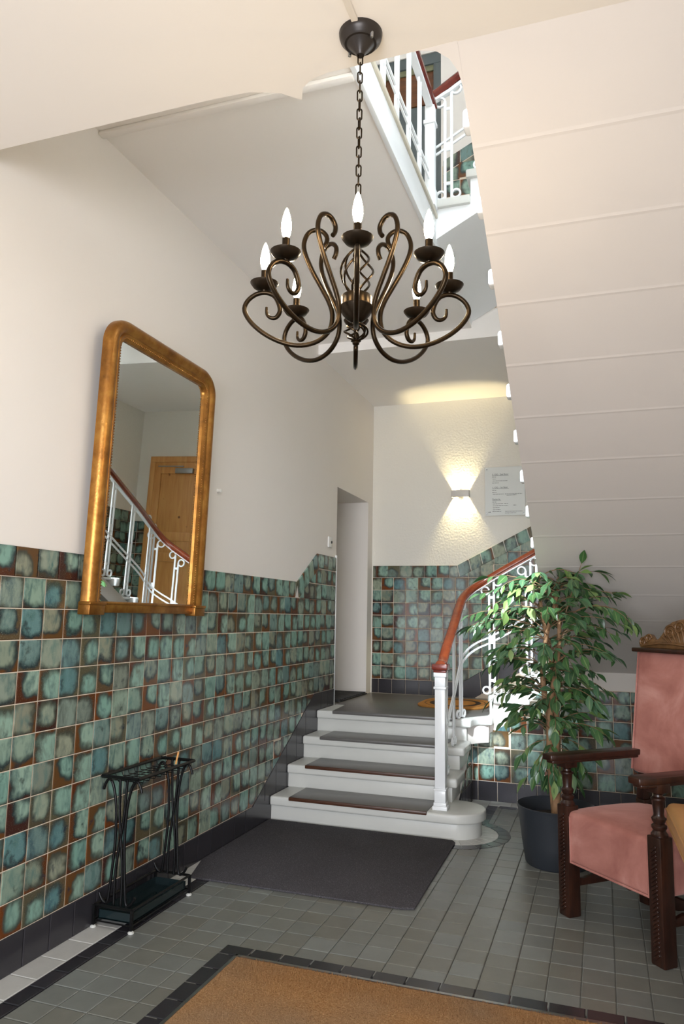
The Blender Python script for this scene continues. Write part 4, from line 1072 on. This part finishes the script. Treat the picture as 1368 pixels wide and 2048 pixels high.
twig((.10, -.08, 1.72), -.35, .50, 1.25, .1, 7); twig((.0, 0, 1.8), 1.2, .22, 1.2, .3, 4)
for a_ in (-.2, .15, .5): twig((.15, -.05, 1.72), a_-.2, .46, .45, 1.5, 8)
for a_ in (3.0, 3.3, 3.6): twig((-.12, -.05, 1.62), a_, .48, .35, .9, 8)
twig((-.05, -.05, 1.15), 3.5, .42, .4, 1.3, 6); twig((-.05, -.06, .78), -1.9, .2, -.5, .8, 5); twig((-.02, -.06, .72), -1.3, .18, -.6, .8, 5)
tw.build('twigs', MT['twig'], pf, smooth=60)
leafs.sort(key=lambda l: l[0][1]-.0*l[0][2])
rest = MB(); n_ = 0
for (q, a_, el, ro, sc_) in leafs:
    M = Matrix.Translation(q) @ Matrix.Rotation(a_, 4, 'Z') @ Matrix.Rotation(-el, 4, 'Y') @ Matrix.Rotation(ro, 4, 'X') @ Matrix.Scale(sc_, 4)
    me = LM[R.randrange(4)]
    if n_ < 300: link('leaf', me, pf, M); n_ += 1
    else:
        vs = [M @ v.co for v in me.vertices]; fs = [tuple(p.vertices) for p in me.polygons]; uv = [tuple(me.uv_layers[0].data[i].uv) for p in me.polygons for i in p.loop_indices]
        rest.add(vs, fs, uv)
if rest.v: o = rest.build('leaf_remainder', MT['leaf'], pf, smooth=60); o['kind'] = 'stuff'

# ---------------------------------------------------------------- armchair (throne style)
# local frame: x along the front edge (left leg -> right leg), y towards the back, z up
ac = thing('armchair', 'carved dark oak armchair upholstered in dusty pink velvet', 'armchair', (2.36, 4.71, 0), math.atan2(-.727, .687))
W_, Dp = .757, .64
def leg_front(x_):
    b = MB(); s = .043
    b.box(x_-s, x_+s, 0, 2*s, 0, .605)
    lg = b.build('leg', MT['chairwood'], ac, bevel=.006)
    b = MB(); b.lathe([(0, .60), (.04, .60), (.042, .615), (.034, .625), (.03, .632), (.038, .645), (.038, .655), (.026, .665), (.035, .68), (.037, .69), (.027, .70), (.025, .71), (.029, .75), (.031, .775), (.036, .78), (.036, .788), (.024, .795), (.022, .805), (.034, .815), (.034, .82), (0, .82)], (x_, .043, 0), 16); b.build('turned_post', MT['chairwood'], lg, smooth=40)
    b = MB(); b.box(x_-.042, x_+.042, .0, .086, .815, .862); b.build('post_block', MT['chairwood'], lg, bevel=.005)
    b = MB()
    for k in range(26):
        z_ = .045+.02*k; b.box(-.024, .024, -.008, .004, -.0055, .0055, Matrix.Translation((x_, 0, z_)) @ Matrix.Rotation(-.7, 4, 'Y'))
    o = b.build('carved_band', MT['chairwood'], lg, bevel=.002, seg=1); o['kind'] = 'stuff'
leg_front(.043); leg_front(W_-.043)
for x_ in (.075, W_-.075):
    b = MB(); b.box(x_-.035, x_+.035, Dp-.07, Dp, 0, .60); b.prism([(Dp-.07, .60), (Dp, .60), (Dp+.115, 1.50), (Dp+.055, 1.50)], x_-.03, x_+.03, Matrix(((0, 0, 1, 0), (1, 0, 0, 0), (0, 1, 0, 0), (0, 0, 0, 1)))); b.build('leg', MT['chairwood'], ac, bevel=.005)
for s, x_ in ((1, .05), (-1, W_-.05)):
    b = MB(); w_ = .058
    b.prism([(x_-w_+.02, -.11), (x_+w_-.02, -.11), (x_+w_, -.06), (x_+w_-.006, Dp+.02), (x_-w_+.006, Dp+.02), (x_-w_, -.06)], .862, .895)
    b.prism([(x_-w_+.03, -.09), (x_+w_-.03, -.09), (x_+w_-.015, -.05), (x_+w_-.02, Dp+.02), (x_-w_+.02, Dp+.02), (x_-w_+.015, -.05)], .845, .863)
    b.build('armrest', MT['chairwood'], ac, bevel=.006)
b = MB(); M = Matrix.Translation((W_/2, Dp/2-.005, .435)); b.rbox(W_/2-.045, Dp/2-.02, .135, .022, 4, M, .05)
# front apron sits flush between the legs
seat = b.build('seat', MT['velvet'], ac, smooth=60)
b = MB(); b.box(.09, W_-.09, .008, .05, .31, .56); 
b = MB()
for z_ in (.303,):
    b.tube([(.09, .014, z_), (W_-.09, .014, z_)], .006, 6)
for x_ in (.094, W_-.094): b.tube([(x_, .012, .30), (x_, .012, .55)], .006, 6)
for x_ in (.0, ): pass
b.build('piping', MT['velvet'], seat, smooth=60)
b = MB(); M = Matrix.Translation((W_/2, Dp+.0, 1.125)) @ Matrix.Rotation(-.125, 4, 'X'); b.rbox(W_/2-.035, .05, .375, .03, 4, M); bk = b.build('backrest', MT['velvet'], ac, smooth=60)
b = MB(); M2 = Matrix.Translation((W_/2, Dp+.0, 1.125)) @ Matrix.Rotation(-.125, 4, 'X'); hw2 = W_/2-.045
b.tube([M2 @ Vector((-hw2, -.05, -.36)), M2 @ Vector((-hw2, -.05, .365)), M2 @ Vector((hw2, -.05, .365)), M2 @ Vector((hw2, -.05, -.36))], .007, 6); b.build('piping', MT['velvet'], bk, smooth=60)
CMt = Matrix.Translation((W_/2, Dp+.055, 1.50)) @ Matrix.Rotation(-.125, 4, 'X') @ Matrix(((1, 0, 0, 0), (0, 0, -1, 0), (0, 1, 0, 0), (0, 0, 0, 1)))
b = MB()
half_ = [(-.36, 0), (-.375, .03), (-.36, .065), (-.335, .07), (-.315, .085), (-.285, .088), (-.265, .065), (-.25, .05), (-.215, .06), (-.19, .09), (-.165, .13), (-.12, .165), (-.06, .18), (0, .185)]
poly = half_+[(-x_, z_) for x_, z_ in half_[-2::-1]]
b.prism(poly[::-1], -.02, .02, CMt); cr = b.build('crest', MT['crestwood'], ac, bevel=.006)
b = MB()
for s in (-1, 1):
    for (cx_, cz_, r_) in ((-.335, .035, .03), (-.29, .06, .024), (-.13, .10, .05), (-.06, .13, .04)):
        pts = [Vector((s*(cx_+r_*(1-i/22)*math.cos(i*.55)), cz_+r_*(1-i/22)*math.sin(i*.55), .022)) for i in range(20)]
        b.tube([CMt @ p for p in pts], [.008*(1-.4*i/20) for i in range(20)], 6)
    b.tube([CMt @ Vector((s*x_, z_, .022)) for x_, z_ in ((-.34, .012), (-.2, .03), (-.1, .03), (0, .02))], .008, 6)
    for k in range(5): b.tube([CMt @ Vector((s*(-.02-.03*k), .04, .02)), CMt @ Vector((s*(-.03-.035*k), .10-.008*k, .024)), CMt @ Vector((s*(-.055-.035*k), .13-.014*k, .02))], [.004, .010, .004], 6)
b.build('crest_carving', MT['crestwood'], cr, smooth=60)
b = MB(); b.box(.04, W_-.04, Dp-.06, Dp+.09, 1.478, 1.503); b.build('top_rail', MT['chairwood'], ac, bevel=.005)
for x_ in (.06, W_-.06):
    b = MB(); pr = [(.08, .16), (Dp-.06, .16), (Dp-.06, .20)]+[(.08+(Dp-.14)*(1-k/12), .205+.008*math.sin(k*1.6)) for k in range(1, 13)]
    b.prism([(y_, z_) for y_, z_ in pr], x_-.014, x_+.014, Matrix(((0, 0, 1, 0), (1, 0, 0, 0), (0, 1, 0, 0), (0, 0, 0, 1)))); b.build('side_stretcher', MT['chairwood'], ac, bevel=.003)
b = MB(); lo_ = [(.07+(W_-.14)*k/16, .15+.012*math.sin(k*1.55)) for k in range(17)]
b.prism(lo_+[(W_-.07, .21), (.07, .21)], -.014, .014, Matrix(((1, 0, 0, 0), (0, 0, -1, .36), (0, 1, 0, 0), (0, 0, 0, 1)))); b.build('cross_stretcher', MT['chairwood'], ac, bevel=.003)

# ---------------------------------------------------------------- tan leather chair at the right edge
lc = thing('leather_chair', 'tan leather chair cut off by the frame beside the pink armchair', 'chair', (3.235, 3.75, 0), .03)
b = MB(); M = Matrix.Translation((-.235, 0, .725)); b.rbox(.075, .43, .06, .035, 4, M); ar = b.build('armrest', MT['leather'], lc, smooth=60)
b = MB(); loop = [(-.31, -.40), (-.31, .40), (-.28, .43), (-.19, .43), (-.16, .40), (-.16, -.40)]
b.tube([(x_, y_, .755) for x_, y_ in loop], .006, 6); b.tube([(x_, y_, .695) for x_, y_ in loop], .006, 6); b.build('piping', MT['leather'], ar, smooth=60)
b = MB(); M = Matrix.Translation((.06, 0, .42)); b.rbox(.22, .40, .09, .04, 4, M, .03); b.build('seat', MT['leather'], lc, smooth=60)
b = MB(); M = Matrix.Translation((.235, 0, .725)); b.rbox(.075, .43, .06, .035, 4, M); b.build('armrest', MT['leather'], lc, smooth=60)
b = MB(); M = Matrix.Translation((0, .40, .68)) @ Matrix.Rotation(-.12, 4, 'X'); b.rbox(.16, .045, .27, .035, 4, M); b.build('backrest', MT['leather'], lc, smooth=60)
for x_ in (-.235, .235):
    for y_ in (-.36, .30): 
        b = MB(); b.box(x_-.02+.06*(x_ < 0), x_+.02+.06*(x_ < 0), y_-.02, y_+.02, 0, .68); b.build('leg', MT['chairwood'], lc, bevel=.004)
